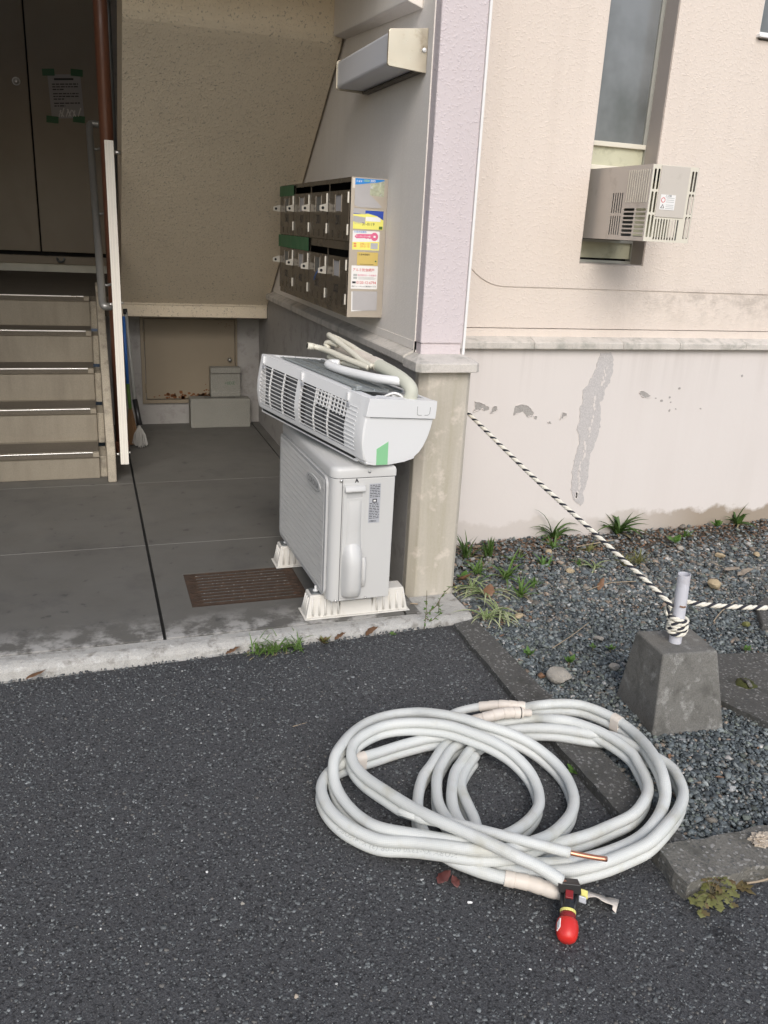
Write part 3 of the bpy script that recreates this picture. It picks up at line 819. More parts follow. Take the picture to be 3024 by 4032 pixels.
# --- metal doors on the landing
def door(x0, x1, lab):
    d = part('landing_door', G().box(x0, x1, 8.575, 8.61, 1.142, 3.55), MAT['doorp'], bd, bevel=0.004, label=lab)
    part('door_panel', G().poly(rrect(x0 + .07, x1 - .07, 1.25, 3.40, .03), [rrect(x0 + .085, x1 - .085, 1.265, 3.385, .025)], mpXZ(), 8.571, 8.5745), MAT['doorp'], d)
    return d
dL = door(-0.86, -0.369, 'beige steel landing door with a round pull')
dR = door(-0.355, 0.205, 'beige steel landing door with a taped notice')
part('round_pull', G().lathe([(0.0, 0), (0.028, 0), (0.034, 0.004), (0.034, 0.010), (0.026, 0.012), (0.022, 0.006), (0.0, 0.005)], (-0.459, 8.574, 2.53), (0, -1, 0), 24), MAT['steel'], dL, smooth=True)
th = part('door_threshold', G().box(-0.86, 0.2149, 8.53, 8.6199, 1.036, 1.106), MAT['doorp'], bd, bevel=0.003)
part('kick_strip', G().box(-0.86, 0.2149, 8.56, 8.6199, 0.966, 1.0358), MAT['windowframe'], bd)
g = G(); g.box(-0.235, -0.225, 8.52, 8.53, 1.075, 1.10); g.box(-0.175, -0.165, 8.52, 8.53, 1.075, 1.10); g.tube([(-0.232, 8.515, 1.09), (-0.22, 8.505, 1.065), (-0.20, 8.50, 1.058), (-0.18, 8.505, 1.065), (-0.168, 8.515, 1.09)], 0.010, 8)
part('latch', g, MAT['galvdark'], th, smooth=False)

# --- hatch under the stair
h = part('hatch_door', G().box(0.386, 1.047, 6.452, 6.4695, 0.196, 0.790), MAT['hatch'], bd, bevel=0.003, label='small cream steel hatch with rusty lower edge')
part('hatch_frame', G().poly([(0.357, 0.164), (1.065, 0.164), (1.065, 0.806), (0.357, 0.806)], [[(0.381, 0.190), (0.381, 0.795), (1.051, 0.795), (1.051, 0.190)]], mpXZ(), 6.444, 6.4698), MAT['hatch'], h)
part('knob', G().lathe([(0, 0), (0.016, 0), (0.016, 0.005), (0.009, 0.008), (0.009, 0.02), (0.013, 0.022), (0.013, 0.03), (0, 0.031)], (1.006, 6.452, 0.492), (0, -1, 0), 14), MAT['steel'], h, smooth=True)
for z in (0.66, 0.28):
    part('hinge', G().tube([(0.381, 6.446, z - .035), (0.381, 6.446, z + .035)], 0.006, 8), MAT['hatch'], h)
# rust blooms: eaten paint, irregular outlines, on the hatch skin
rng = random.Random(3)
for k in range(90):
    x = rng.uniform(0.40, 1.03); t = rng.random()
    if k < 55: x = rng.triangular(0.42, 0.98, 0.72); z = 0.200 + abs(rng.gauss(0, .020)); r = rng.uniform(.006, .018)
    elif k < 78: x = rng.uniform(.80, .94); z = .22 + abs(rng.gauss(0, .07)); r = rng.uniform(.004, .009)
    else: x = rng.uniform(.9, 1.03); z = .745 + rng.gauss(0, .02); r = rng.uniform(.002, .005)
    pts = [(x + r * rng.uniform(.6, 1.3) * math.cos(a), z + r * rng.uniform(.5, 1.0) * math.sin(a)) for a in (0, .9, 1.8, 2.7, 3.6, 4.5, 5.4)]
    g = G(); g.poly(pts, [], mpXZ(), 6.4510, 6.4519); part('rust_bloom', g, MAT['rust'], h)

# ================================================================ staircase (lower flight)
st = thing('staircase', 'short concrete stair with metal nosings up to the landing', 'staircase', (-0.5, 5.05, 0))
SY = [5.05, 5.31, 5.565, 5.82, 6.075]; SZ = [0.165, 0.37, 0.572, 0.772, 0.968]
zp = 0.0
for k in range(5):
    y0, z = SY[k], SZ[k]
    y1 = (SY[k + 1] + 0.04) if k < 4 else 6.138
    ol = [(y0 + 0.030, zp), (y0 + 0.012, z - 0.035), (y0, z - 0.028), (y0, z), (y1, z), (y1, zp)]
    g = G(); g.poly(ol, [], mpYZ(), -1.3, 0.018)
    s = part('step', g, MAT['step'], st, bevel=0.004)
    g = G(); g.box(-1.3, -0.016, y0 - 0.0035, y0 + 0.030, z - 0.0035, z + 0.0035)
    part('nosing', g, MAT['steel'], s, bevel=0.0015)
    part('tread', G().box(-1.3, 0.0165, y0 + 0.0345, y1 - 0.042 if k < 4 else 6.30, z + 0.0003, z + 0.0022), MAT['tread'], s)  # thin sheet whose dark colour paints the shade on the tread
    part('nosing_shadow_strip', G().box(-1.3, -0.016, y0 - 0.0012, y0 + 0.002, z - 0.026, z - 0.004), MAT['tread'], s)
    g = G(); g.poly([(y0 + 0.055, max(zp - .02, 0.0)), (y0 + 0.045, z - 0.035), (y1 - .01, z - .035), (y1 - .01, max(zp - .02, 0.0))], [], mpYZ(), 0.0185, 0.0595)
    part('side_gutter', g, MAT['stringer'], s, bevel=0.003)
    zp = z
g = G()
ol = [(4.975, 0.0), (4.972, 0.17), (4.985, 0.20), (6.05, 1.045), (6.137, 1.06), (6.137, 0.0)]
g.poly(ol, [], mpYZ(), 0.060, 0.109)
part('stringer', g, MAT['stringer'], st, bevel=0.008, seg=3)

# ================================================================ stairwell fittings
# brown down pipe
dp = thing('down_pipe', 'brown painted drain pipe rising behind the white aluminium post', 'pipe', (0.165, 5.6, 0))
part('pipe', G().tube([(0.168, 5.6, 0.0), (0.168, 5.6, 4.19)], 0.039, 20), MAT['brownpipe'], dp, smooth=True)
part('collar', G().lathe([(0.039, 0), (0.045, 0.005), (0.045, 0.07), (0.039, 0.075)], (0.168, 5.6, 0.02), (0, 0, 1), 20), MAT['brownpipe'], dp, smooth=True)
# second thin dark conduit beside it
part_c = part('conduit', G().tube([(0.248, 6.7, 0.97), (0.248, 6.7, 4.19)], 0.02, 10), MAT['galvdark'], None, smooth=True)
tag(part_c, 'thin dark conduit running up beside the brown drain pipe', 'conduit')
# white aluminium post bolted to the stringer
ap = thing('aluminium_post', 'white aluminium post bolted upright beside the stair stringer', 'post', (0.16, 5.03, 0.09))
part('post', G().box(0.137, 0.183, 5.02, 5.05, 0.095, 1.866), MAT['alu'], ap, bevel=0.0015)
g = G()
for xx in (0.1475, 0.1575, 0.1625, 0.1725): g.box(xx - .0003, xx + .0003, 5.0192, 5.0199, 0.096, 1.865)
part('extrusion_lines', g, MAT['windowframe'], ap)
for z, xa, xb in ((0.155, 0.1095, 0.1365), (1.02, 0.118, 0.1365)):
    part('stand_off', G().tube([(xa, 5.035, z), (xb, 5.035, z)], 0.010, 12), MAT['steel'], ap, smooth=True)
for z in (0.16, 1.01, 1.0):
    pass
for z, l in ((0.163, 0.014), (1.03, 0.012), (1.81, 0.034)):
    part('bolt', G().tube([(0.1835, 5.035, z), (0.1835 + l, 5.035, z)], 0.0075 if z < 1.5 else 0.010, 10), MAT['steel'], ap, smooth=True)
# handrail
hr = thing('handrail', 'grey steel handrail with bent ends climbing the stair', 'handrail', (0.09, 5.15, 1.0))
near = Vector((0.086, 5.15, 1.0)); far = Vector((0.083, 6.30, 2.03))
pts = [Vector((0.130, 5.165, 0.995)), Vector((0.110, 5.155, 0.996)), Vector((0.093, 5.155, 0.999)), Vector((0.086, 5.175, 1.015))]
pts = spline(pts, 4) + [near.lerp(far, t) + Vector((0, 0.02, 0.018)) * 0 for t in (0.06, 0.3, 0.6, 0.95)]
pts += spline([far, far + Vector((0.01, 0.03, 0.02)), far + Vector((0.04, 0.035, 0.022)), far + Vector((0.06, 0.035, 0.02))], 3)[1:]
part('rail', G().tube(pts, 0.0215, 14), MAT['railgrey'], hr, smooth=True)
for t in (0.12, 0.5, 0.88):
    c = near.lerp(far, t)
    part('bracket', G().tube([c + Vector((0.0, 0, -0.01)), c + Vector((0.03, 0.0, -0.02)), c + Vector((0.06, 0, -0.012))], 0.008, 8), MAT['railgrey'], hr, smooth=True)
# brooms behind the post
br = thing('broom', 'broom with blue and green handle standing in the corner behind the post', 'broom', (0.25, 5.75, 0))
part('handle', G().tube([(0.226, 5.92, 0.86), (0.230, 5.87, 0.42)], 0.011, 10), MAT['blueplastic'], br, smooth=True)
part('handle_lower', G().tube([(0.230, 5.87, 0.42), (0.238, 5.84, 0.25)], 0.012, 10), MAT['weed'], br, smooth=True)
g = G(); rb = random.Random(5)
for k in range(60):
    a = rb.uniform(-.045, .045); b = rb.uniform(-.02, .02)
    g.tube([(0.238 + a * .2, 5.84 + b * .3, 0.26), (0.245 + a, 5.82 + b, 0.012)], 0.0035, 4, cap=False)
part('bristles', g, MAT['straw'], br)
mp_ = thing('mop', 'grey handled mop with stringy grey head leaning under the stair', 'mop', (0.285, 5.75, 0))
part('handle', G().tube([(0.241, 5.96, 0.90), (0.272, 5.87, 0.30)], 0.0125, 10), MAT['greyhandle'], mp_, smooth=True)
part('grip', G().tube([(0.2395, 5.962, 0.905), (0.2412, 5.957, 0.87)], 0.0145, 10), MAT['blackplastic'], mp_, smooth=True)
part('socket', G().tube([(0.271, 5.87, 0.31), (0.285, 5.83, 0.22), (0.292, 5.80, 0.15)], [0.018, 0.017, 0.020], 10), MAT['blackplastic'], mp_, smooth=True)
g = G()
for k in range(70):
    a = rb.uniform(0, 6.28); r = rb.uniform(.01, .05)
    tip = Vector((0.290 + r * math.cos(a), 5.77 + r * 1.2 * math.sin(a), rb.uniform(.008, .03)))
    mid = Vector((0.291, 5.80, 0.13)).lerp(tip, .5) + Vector((.012 * math.cos(a), .012 * math.sin(a), .01))
    g.tube([(0.291, 5.80, 0.15), mid, tip], 0.0028, 4, cap=False)
part('strings', g, MAT['bristle'], mp_)
# two concrete blocks
b1 = thing('concrete_block', 'larger grey concrete block lying against the hatch wall', 'concrete block', (0.91, 6.36, 0), 'loose concrete blocks')
part('body', G().poly([(0.690, 0.0), (1.140, 0.0), (1.140, 0.219), (0.690, 0.222)], [], mpXZ(), 6.30, 6.42), MAT['blockc'], b1, bevel=0.006)
part('groove', G().box(0.80, 1.03, 6.33, 6.39, 0.2225, 0.2245), MAT['weight'], b1)
b2 = thing('concrete_block', 'smaller green marked block standing on the larger block', 'concrete block', (0.96, 6.37, 0.22), 'loose concrete blocks')
g = G()
prof = [(6.345, 0.226), (6.345, 0.258), (6.357, 0.266), (6.357, 0.398), (6.345, 0.406), (6.345, 0.448), (6.415, 0.448), (6.415, 0.226)]
g.poly(prof, [], mpYZ(), 0.848, 1.073)
part('body', g, MAT['blockc'], b2, bevel=0.004)
me = text_mesh('+0DZ', 0.03, MAT['greendark'], 0.075)
inst('lettering', me, b2, basis((0.955, 6.3562, 0.318), (1, 0, 0), (0, 0, 1)))

# notice taped to the right landing door
nt_ = thing('taped_notice', 'printed notice in a clear sleeve taped to the dark landing door', 'notice', (-0.05, 8.57, 2.26))
Mn = basis((-0.192, 8.5675, 2.262), (1, 0, 0.10), (-0.04, 0, 1))
def npart(name, x0, x1, y0, y1, z, mat, th_=0.001):
    g = G(Mn); g.box(x0, x1, y0, y1, z, z + th_); return part(name, g, mat, nt_)
npart('sheet', 0.0, 0.27, 0.0, 0.345, 0.0, MAT['greypaper'])
npart('lettering', 0.05, 0.21, 0.300, 0.316, 0.0015, MAT['ink'], .0005)
rn = random.Random(11)
for r_ in range(8):
    yy = 0.265 - r_ * 0.021 - (0.012 if r_ > 2 else 0) - (0.012 if r_ > 5 else 0)
    x = 0.03; xe = 0.245 if r_ not in (2, 5, 7) else 0.12
    while x < xe:
        w = rn.uniform(.012, .04); npart('lettering', x, min(x + w, xe), yy, yy + 0.009, 0.0015, MAT['ink'], .0005); x += w + .006
for k in range(9):
    x = .06 + k * .02; a = rn.uniform(-.03, .03)
    g = G(Mn); g.tube([(x, .012, .006), (x + a, .012 + rn.uniform(.04, .075), .006)], .006, 6); part('cigarette_butt', g, MAT['paper'], nt_)
for (x, y, a) in ((-.04, .335, 0), (.19, .335, -.1), (-.05, -.03, -.12), (.17, -.03, -.14)):
    g = G(Mn @ Matrix.Translation((x, y, .003)) @ Matrix.Rotation(a, 4, 'Z')); g.box(0, .10, 0, .055, 0, .0006); part('tape', g, MAT['greendark'], nt_)

# ================================================================ wall lamp
lm = thing('wall_lamp', 'box shaped wall lamp with milky diffuser and metal end plates', 'lamp', (1.245, 3.6, 2.13))
part('housing', G().box(1.222, 1.2447, 3.262, 3.95, 2.068, 2.185), MAT['lampbrown'], lm, bevel=0.002)
g = G(); g.poly(rrect(1.098, 1.2215, 2.072, 2.181, .012, 3, (1, 0, 0, 1)), [], mpXZ(), 3.2625, 3.948)
part('diffuser', g, MAT['diffuser'], lm, bevel=0.002)
g = G(); g.poly([(1.104, 2.064), (1.096, 2.066), (1.092, 2.072), (1.092, 2.178), (1.096, 2.185), (1.104, 2.187), (1.2445, 2.203), (1.2445, 2.054)], [], mpXZ(), 3.2495, 3.2620); ep = part('end_plate', g, MAT['lampend'], lm, bevel=0.002, label='brass toned near end plate with white screw cap')
part('screw_cap', G().lathe([(0, 0), (.0085, 0), (.0085, .003), (.006, .006), (0, .007)], (1.232, 3.2495, 2.129), (0, -1, 0), 16), MAT['acwhite'], ep, smooth=True)
g = G(); g.poly([(1.104, 2.066), (1.093, 2.072), (1.093, 2.178), (1.104, 2.185), (1.2445, 2.19), (1.2445, 2.06)], [], mpXZ(), 3.9485, 3.9575); part('end_plate', g, MAT['lampend'], lm, bevel=0.0015)
part('lower_edge', G().box(1.215, 1.2447, 3.2625, 3.948, 2.0605, 2.0675), MAT['lampbrown'], lm)

# ================================================================ letter boxes
mbx = thing('mailbox_bank', 'bank of eight steel letter boxes on the side wall', 'mailbox', (1.245, 4.3, 1.12))
XF, XB, Y0, Y1, Z0, Z1 = 1.083, 1.2448, 3.623, 5.01, 1.121, 1.699
g = G()
g.box(XF + .004, XB, Y0 + .0025, Y1, Z1 - .004, Z1); g.box(XF + .004, XB, Y0 + .0025, Y1, Z0, Z0 + .004); g.box(XB - .004, XB, Y0 + .0025, Y1, Z0 + .004, Z1 - .004); g.box(XF + .004, XB, Y1 - .004, Y1, Z0 + .004, Z1 - .004)
part('carcass', g, MAT['mailbox'], mbx)
sp_ = part('side_panel', G().box(XF, XB, Y0, Y0 + .0024, Z0, Z1), MAT['mailside'], mbx, bevel=0.0008, seg=1, label='plain steel side panel covered with stickers')
part('edge_fold', G().box(XF - .001, XF + .012, Y0 - .0016, Y0 - .0001, Z0, Z1), MAT['mailside'], sp_)
# front frame with openings
doorY = [Y0 + .005 + i * (Y1 - Y0 - .008) / 4 for i in range(5)]
rows = ((1.437, 1.647, 1.679), (1.146, 1.371, 1.402))       # door bottom, door top, slot top
ol = [(Y0 + .0026, Z0 + .001), (Y1, Z0 + .001), (Y1, Z1 - .001), (Y0 + .0026, Z1 - .001)]
hs = []
for (zb, zt, zs) in rows:
    for i in range(4):
        a, b = doorY[i] + .006, doorY[i+1] - .006
        hs.append([(a, zb), (a, zs), (b, zs), (b, zb)])
part('front_frame', G().poly(ol, hs, mpYZ(), XF, XF + .0035), MAT['mailbox'], mbx)
part('inner_back', G().box(XF + .11, XF + .115, Y0 + .004, Y1 - .005, Z0 + .005, Z1 - .005), MAT['black'], mbx)
nums = (('201', '301', '401', '501'), ('202', '302', '402', '502'))
for r_, (zb, zt, zs) in enumerate(rows):
    for i in range(4):
        a, b = doorY[i] + .004, doorY[i+1] - .004
        w = b - a; m_ = (a + b) / 2
        wy0, wy1 = m_ - .055, m_ + .045     # name window
        wz0, wz1 = zt - .085, zt - .02
        slots = []
        for c in (m_ - .11, m_ - .02, m_ + .08):
            for dy in (-.010, .004):
                slots.append([(c + dy, zb + .012), (c + dy, zb + .044), (c + dy + .006, zb + .044), (c + dy + .006, zb + .012)])
        g = G(); g.poly([(a, zb + .002), (b, zb + .002), (b, zt), (a, zt)], [[(wy0, wz0), (wy0, wz1), (wy1, wz1), (wy1, wz0)]] + slots, mpYZ(), XF - .006, XF - .0012)
        d = part('letterbox_door', g, MAT['mailbox'], mbx)
        if r_ == 1 and i == 0: d['label'] = 'bent lower door of box 202'
        part('name_card', G().box(XF - .0035, XF - .0028, wy0 - .004, wy1 + .004, wz0 - .004, wz1 + .004), MAT['greypaper'] if (i in (0, 2)) else MAT['galvdark'], d)
        for yy in (wy0, wy1): part('card_clip', G().box(XF - .0080, XF - .0062, yy - .0012, yy + .0012, wz0 - .004, wz1 + .004), MAT['mailside'], d)
        me = text_mesh(nums[r_][i], .042, MAT['ink'], .075)
        inst('number', me, d, basis((XF - .0064, m_ + .035, zb + .068), (0, -1, 0), (0, 0, 1)))
        # hasp: two folded ears, the left one sticks out
        zc = zt - .072
        for s, yy in ((-1, a - .001), (1, b - .001)):
            if s == 1:
                g = G(); g.hexa([(XF - .008, yy - .004, zc - .016), (XF - .050, yy - .014, zc - .012), (XF - .050, yy - .011, zc - .012), (XF - .008, yy - .001, zc - .016)],
                                [(XF - .008, yy - .004, zc + .022), (XF - .050, yy - .014, zc + .010), (XF - .050, yy - .011, zc + .010), (XF - .008, yy - .001, zc + .022)])
                hp = part('hasp', g, MAT['hasp'], d)
                part('hole', G().tube([(XF - .034, yy - .0112, zc), (XF - .034, yy - .0122, zc)], .007, 10), MAT['black'], hp)
        for zz in (zb + .05, zt - .03):
            part('hinge', G().tube([(XF - .009, a + .001, zz - .022), (XF - .009, a + .001, zz + .022)], .0042, 8), MAT['hasp'], d)
# green cloth tape over three slots
for (ya, yb, za, zb2) in ((4.665, 5.01, 1.640, 1.694), (4.32, 5.03, 1.372, 1.437)):
    g = G(); g.box(XF - .0085, XF - .0075, ya, yb, za, zb2); part('tape', g, MAT['greendark'], mbx)
# blue tie on one hasp
part('cable_tie', G().tube([(XF - .045, 3.972, 1.299), (XF - .05, 3.985, 1.285), (XF - .048, 4.03, 1.262)], .0022, 6), MAT['blueplastic'], mbx)
part('cable_tie', G().tube([(XF - .045, 3.975, 1.297), (XF - .05, 4.0, 1.275), (XF - .046, 4.04, 1.25)], .0022, 6), MAT['blueplastic'], mbx)
# stickers on the side panel
YS = Y0 - .0004
def sticker(pts, mat, lab, lift=0.0008):
    g = G(); g.poly(pts, [], mpXZ(), YS - lift, YS - .0001); return part('sticker', g, mat, mbx, label=lab)
def on(par, pts, mat, k=1, nm='print'):
    g = G(); g.poly(pts, [], mpXZ(), YS - .0008 - .0003 * k, YS - .0008 - .0003 * k + .0002); return part(nm, g, mat, par)
def wr(par, body, x, z, h, w, mat, k=3):
    me = text_mesh(body, h, mat, w)
    inst('lettering', me, par, basis((x, YS - .0008 - .0003 * k, z), (1, 0, 0), (0, 0, 1)))
R4 = lambda x0, x1, z0, z1: [(x0, z0), (x1, z0), (x1, z1), (x0, z1)]
s = sticker(R4(1.097, 1.232, 1.578, 1.694), MAT['mailside'], 'torn poster with a blue header and grey scraped middle')
on(s, [(1.098, 1.668), (1.118, 1.670), (1.16, 1.677), (1.20, 1.682), (1.228, 1.690), (1.228, 1.694), (1.098, 1.694)], MAT['blueink'])
on(s, [(1.165, 1.630), (1.228, 1.626), (1.229, 1.688), (1.20, 1.681), (1.166, 1.675)], MAT['photo'])
on(s, [(1.098, 1.586), (1.12, 1.58), (1.20, 1.580), (1.222, 1.584), (1.205, 1.600), (1.178, 1.622), (1.164, 1.632), (1.166, 1.676), (1.12, 1.668), (1.098, 1.664)], MAT['greypaper'], 2)
wr(s, '久留米', 1.103, 1.679, .010, .026, MAT['whiteink'], 3)
wr(s, '-0000', 1.133, 1.682, .008, .028, MAT['lime'], 3)
wr(s, '300', 1.165, 1.6815, .009, .022, MAT['whiteink'], 3)
part('tape', G().box(1.087, 1.098, YS - .0018, YS - .0012, 1.655, 1.694), MAT['tape'], s)
s = sticker(rrect(1.091, 1.231, 1.492, 1.570, .004, 3), MAT['yellowcard'], 'yellow and blue phone sticker partly covered by grey paper')
on(s, [(1.120, 1.552), (1.16, 1.556), (1.20, 1.548), (1.2305, 1.532), (1.2305, 1.569), (1.093, 1.569), (1.093, 1.552)], MAT['navy'])
on(s, R4(1.151, 1.218, 1.525, 1.543), MAT['paper'])
on(s, [(1.094, 1.556), (1.148, 1.552), (1.148, 1.573), (1.097, 1.576)], MAT['greypaper'], 2)
on(s, [(1.095, 1.522), (1.148, 1.515), (1.150, 1.540), (1.096, 1.545)], MAT['greypaper'], 2)
wr(s, '(0942)', 1.101, 1.510, .009, .030, MAT['faintink']); wr(s, '31-0119', 1.136, 1.5075, .013, .055, MAT['ink'])
on(s, R4(1.212, 1.228, 1.494, 1.506), MAT['weed'])
s = sticker(rrect(1.093, 1.217, 1.406, 1.485, .005, 3), MAT['paper'], 'white and yellow locksmith sticker with a pink key')
on(s, [(1.094, 1.407), (1.2165, 1.407), (1.2165, 1.443), (1.094, 1.438)], MAT['yellowcard'])
key = [(1.104, 1.461), (1.112, 1.470), (1.128, 1.472), (1.176, 1.473)] + [(1.194 + .0165 * math.cos(a), 1.463 + .0175 * math.sin(a)) for a in [math.radians(t) for t in (140, 110, 80, 50, 20, -10, -40, -70, -100, -130, -150)]] + [(1.172, 1.453), (1.165, 1.456), (1.158, 1.453), (1.150, 1.456), (1.112, 1.454)]
on(s, key, MAT['pinkink'], 2)
wr(s, 'キーロック110番', 1.110, 1.4585, .010, .066, MAT['whiteink'], 4); wr(s, '久留米営業所', 1.101, 1.4765, .006, .056, MAT['blueink'], 4)
on(s, rrect(1.189, 1.199, 1.459, 1.467, .002, 2), MAT['whiteink'], 3)
wr(s, '598-110', 1.130, 1.4275, .009, .042, MAT['orangeink'], 4); wr(s, '38-0110', 1.130, 1.4175, .009, .042, MAT['orangeink'], 4)
on(s, R4(1.101, 1.113, 1.428, 1.435), MAT['orangeink'], 3); on(s, R4(1.101, 1.113, 1.418, 1.425), MAT['orangeink'], 3)
on(s, R4(1.178, 1.210, 1.412, 1.437), MAT['silverlabel'], 3)
s = sticker(rrect(1.119, 1.214, 1.343, 1.398, .003, 2), MAT['goldcard'], 'small gold sticker')
wr(s, '久留米営業所', 1.126, 1.384, .0065, .050, MAT['ink']); wr(s, '・', 1.20, 1.358, .02, .008, MAT['greendark'])
on(s, R4(1.132, 1.195, 1.347, 1.3485), MAT['ink'])
s = sticker(rrect(1.092, 1.216, 1.243, 1.341, .004, 3), MAT['paper'], 'white sticker with red insect screen advertisement')
wr(s, 'アルミ防虫網戸', 1.102, 1.317, .014, .098, MAT['redink'])
wr(s, '特別割引セール実施中', 1.124, 1.2975, .010, .086, MAT['pinkink'])
for zz, xw in ((1.2925, .07), (1.2885, .08), (1.2845, .075)): on(s, R4(1.128, 1.128 + xw, zz, zz + .0012), MAT['faintink'], 2)
on(s, R4(1.105, 1.122, 1.297, 1.306), MAT['faintink'], 2); on(s, R4(1.105, 1.122, 1.285, 1.294), MAT['faintink'], 2)
on(s, R4(1.101, 1.117, 1.266, 1.2745), MAT['ink'], 2)
wr(s, '0120-12-6794', 1.120, 1.265, .0125, .090, MAT['redink']); wr(s, '(株)ジューノサッシ工業団地サービス', 1.099, 1.250, .010, .112, MAT['ink'])
s = sticker([(1.101, 1.146), (1.216, 1.153), (1.216, 1.233), (1.099, 1.231)], MAT['paper'], 'blank grey paper stuck over a white sheet')
on(s, [(1.106, 1.152), (1.150, 1.150), (1.218, 1.152), (1.218, 1.234), (1.104, 1.233)], MAT['greypaper'], 2)

# ================================================================ outdoor unit
ou = thing('outdoor_unit', 'off-white air conditioner outdoor unit standing on plastic feet in the entrance', 'air conditioner', (0.95, 3.28, 0.1))
MO = Matrix.Translation((0.827, 2.877, 0)) @ Matrix.Rotation(math.radians(1.4), 4, 'Z')    # local: x depth 0..0.25, y width 0..0.80, z up
OW, OD = 0.80, 0.250
def plan(e=0.0, r=0.035):
    return rrect(-e, OD + e, -e, OW + e, r, 5, (1, 0, 0, 1))
g = G(MO); g.poly(plan(), [], mpXY(), 0.104, 0.605); autosmooth(part('cabinet', g, MAT['cabinet'], ou, bevel=0.003), 40)
g = G(MO)
ring = [(0.0, 0.6075), (0.0025, 0.609), (0.0025, 0.634), (0.0, 0.642), (-0.006, 0.648), (-0.016, 0.651)]
loops = [plan(e, 0.037 + e) for e, z in ring]; n = len(loops[0])
vs = [(x, y, z) for (e, z), L in zip(ring, loops) for x, y in L]
fs = [(i*n + k, i*n + (k+1) % n, (i+1)*n + (k+1) % n, (i+1)*n + k) for i in range(len(ring) - 1) for k in range(n)] + [tuple(range((len(ring)-1)*n, len(ring)*n)), tuple(range(n - 1, -1, -1))]
g.add(vs, fs); top = autosmooth(part('top_panel', g, MAT['cabinet'], ou), 50)
part('top_seam', G(MO).poly(plan(-0.001, 0.034), [], mpXY(), 0.605, 0.6075), MAT['grilleback'], ou)
# front grille (faces left)
g = G(MO)
mpF = lambda a, b, d: (-d, a, b)
part('grille_back', G(MO).poly(rrect(0.055, 0.765, 0.125, 0.592, 0.03), [], mpF, 0.0005, 0.003), MAT['grilleback'], ou)
part('grille_rim', G(MO).poly(rrect(0.040, 0.780, 0.110, 0.602, 0.035), [rrect(0.060, 0.760, 0.130, 0.586, 0.028)], mpF, 0.0005, 0.011), MAT['grille'], ou, bevel=0.003)
sl = G(); sl.box(-0.006, 0.006, -0.0026, 0.0026, -0.229, 0.229); slm = sl.mesh('grille_slat'); slm.materials.append(MAT['grille'])
NS = 48
for k in range(NS):
    y = 0.068 + (0.752 - 0.068) * k / (NS - 1)
    inst('grille_slat', slm, ou, MO @ Matrix.Translation((-0.007, y, 0.358)))
wl = G(); wl.box(-0.001, 0.001, -0.349, 0.349, -0.0009, 0.0009); wlm = wl.mesh('grille_wire'); wlm.materials.append(MAT['grille'])
for k in range(17):
    inst('grille_wire', wlm, ou, MO @ Matrix.Translation((-0.0115, 0.41, 0.148 + k * 0.0265)))
bdg = part('badge', G(MO).poly([(0.205 + 0.098 * math.cos(a), 0.538 + 0.026 * math.sin(a)) for a in [2 * math.pi * k / 28 for k in range(28)]], [], mpF, 0.004, 0.0165), MAT['cabinet'], ou, bevel=0.002)
me = text_mesh('CORONA', 0.034, MAT['grilleback'], 0.150)
inst('lettering', me, bdg, MO @ basis((-0.0172, 0.280, 0.526), (0, -1, 0), (0, 0, 1)))
# side: panel seam, valve cover, handle
part('side_panel', G(MO).poly(rrect(0.041, 0.246, 0.108, 0.600, .004, 2), [], mpXZ(), -0.0022, -0.0002), MAT['cabinet'], ou)
part('seam', G(MO).box(0.0385, 0.0408, -0.0012, -0.0001, 0.106, 0.603), MAT['grilleback'], ou)
vc = part('valve_cover', G(MO).poly(rrect(0.044, 0.130, 0.118, 0.586, .006, 3), [rrect(0.056, 0.118, 0.528, 0.550, .004, 2)], mpXZ(), -0.0065, -0.0023), MAT['cabinet'], ou, bevel=0.0015)
part('hand_hole', G(MO).box(0.055, 0.119, -0.0031, -0.0024, 0.526, 0.552), MAT['grille'], vc)
g = G(MO); g.poly([(0.0, 0.556), (-0.013, 0.556), (-0.016, 0.561), (-0.012, 0.574), (-0.003, 0.579), (0.0, 0.580)], [], lambda a, b, d: (d, a - .006, b), 0.047, 0.127)
autosmooth(part('handle_lip', g, MAT['cabinet'], vc, bevel=0.002), 50)
# bulged lower cover, lofted
def loft_cover(cx, w0, zs, prot, n=14):
    g = G(MO); vs = []; m = 0
    for z, w, p in zip(zs, w0, prot):
        row = []
        for k in range(n + 1):
            t = -1 + 2 * k / n
            x = cx + w * math.copysign(abs(t) ** 1.0, t)
            y = -0.006 - p * (1 - abs(t) ** 3.2)
            row.append((x, y, z))
        vs += row; m = n + 1
    fs = [(i*m + k, i*m + k + 1, (i+1)*m + k + 1, (i+1)*m + k) for i in range(len(zs) - 1) for k in range(n)]
    g.add(vs, fs); return g
part('pipe_cover', loft_cover(0.087, [.028, .038, .041, .042, .042, .042, .041, .034, .020], [.122, .128, .140, .17, .22, .26, .30, .335, .350], [.004, .026, .040, .046, .047, .046, .040, .020, .010]), MAT['cabinet'], vc, smooth=True)
part('cover_neck', loft_cover(0.089, [.034, .030, .029, .029, .030], [.335, .38, .44, .49, .518], [.012, .009, .009, .008, .003]), MAT['cabinet'], vc, smooth=True)
part('service_port', loft_cover(0.134, [.008, .012, .013, .013, .010], [.160, .168, .20, .26, .285], [.003, .012, .016, .014, .004]), MAT['cabinet'], vc, smooth=True)
for x, z in ((0.034, .599), (0.144, .630), (0.063, .398), (0.028, .108), (0.151, .109)):
    part('screw', G(MO).lathe([(0, 0), (.0058, 0), (.0058, .0015), (.004, .004), (0, .0045)], (x, -0.0025 if z < .6 else -0.003, z), (0, -1, 0), 12), MAT['steel'], ou, smooth=True)
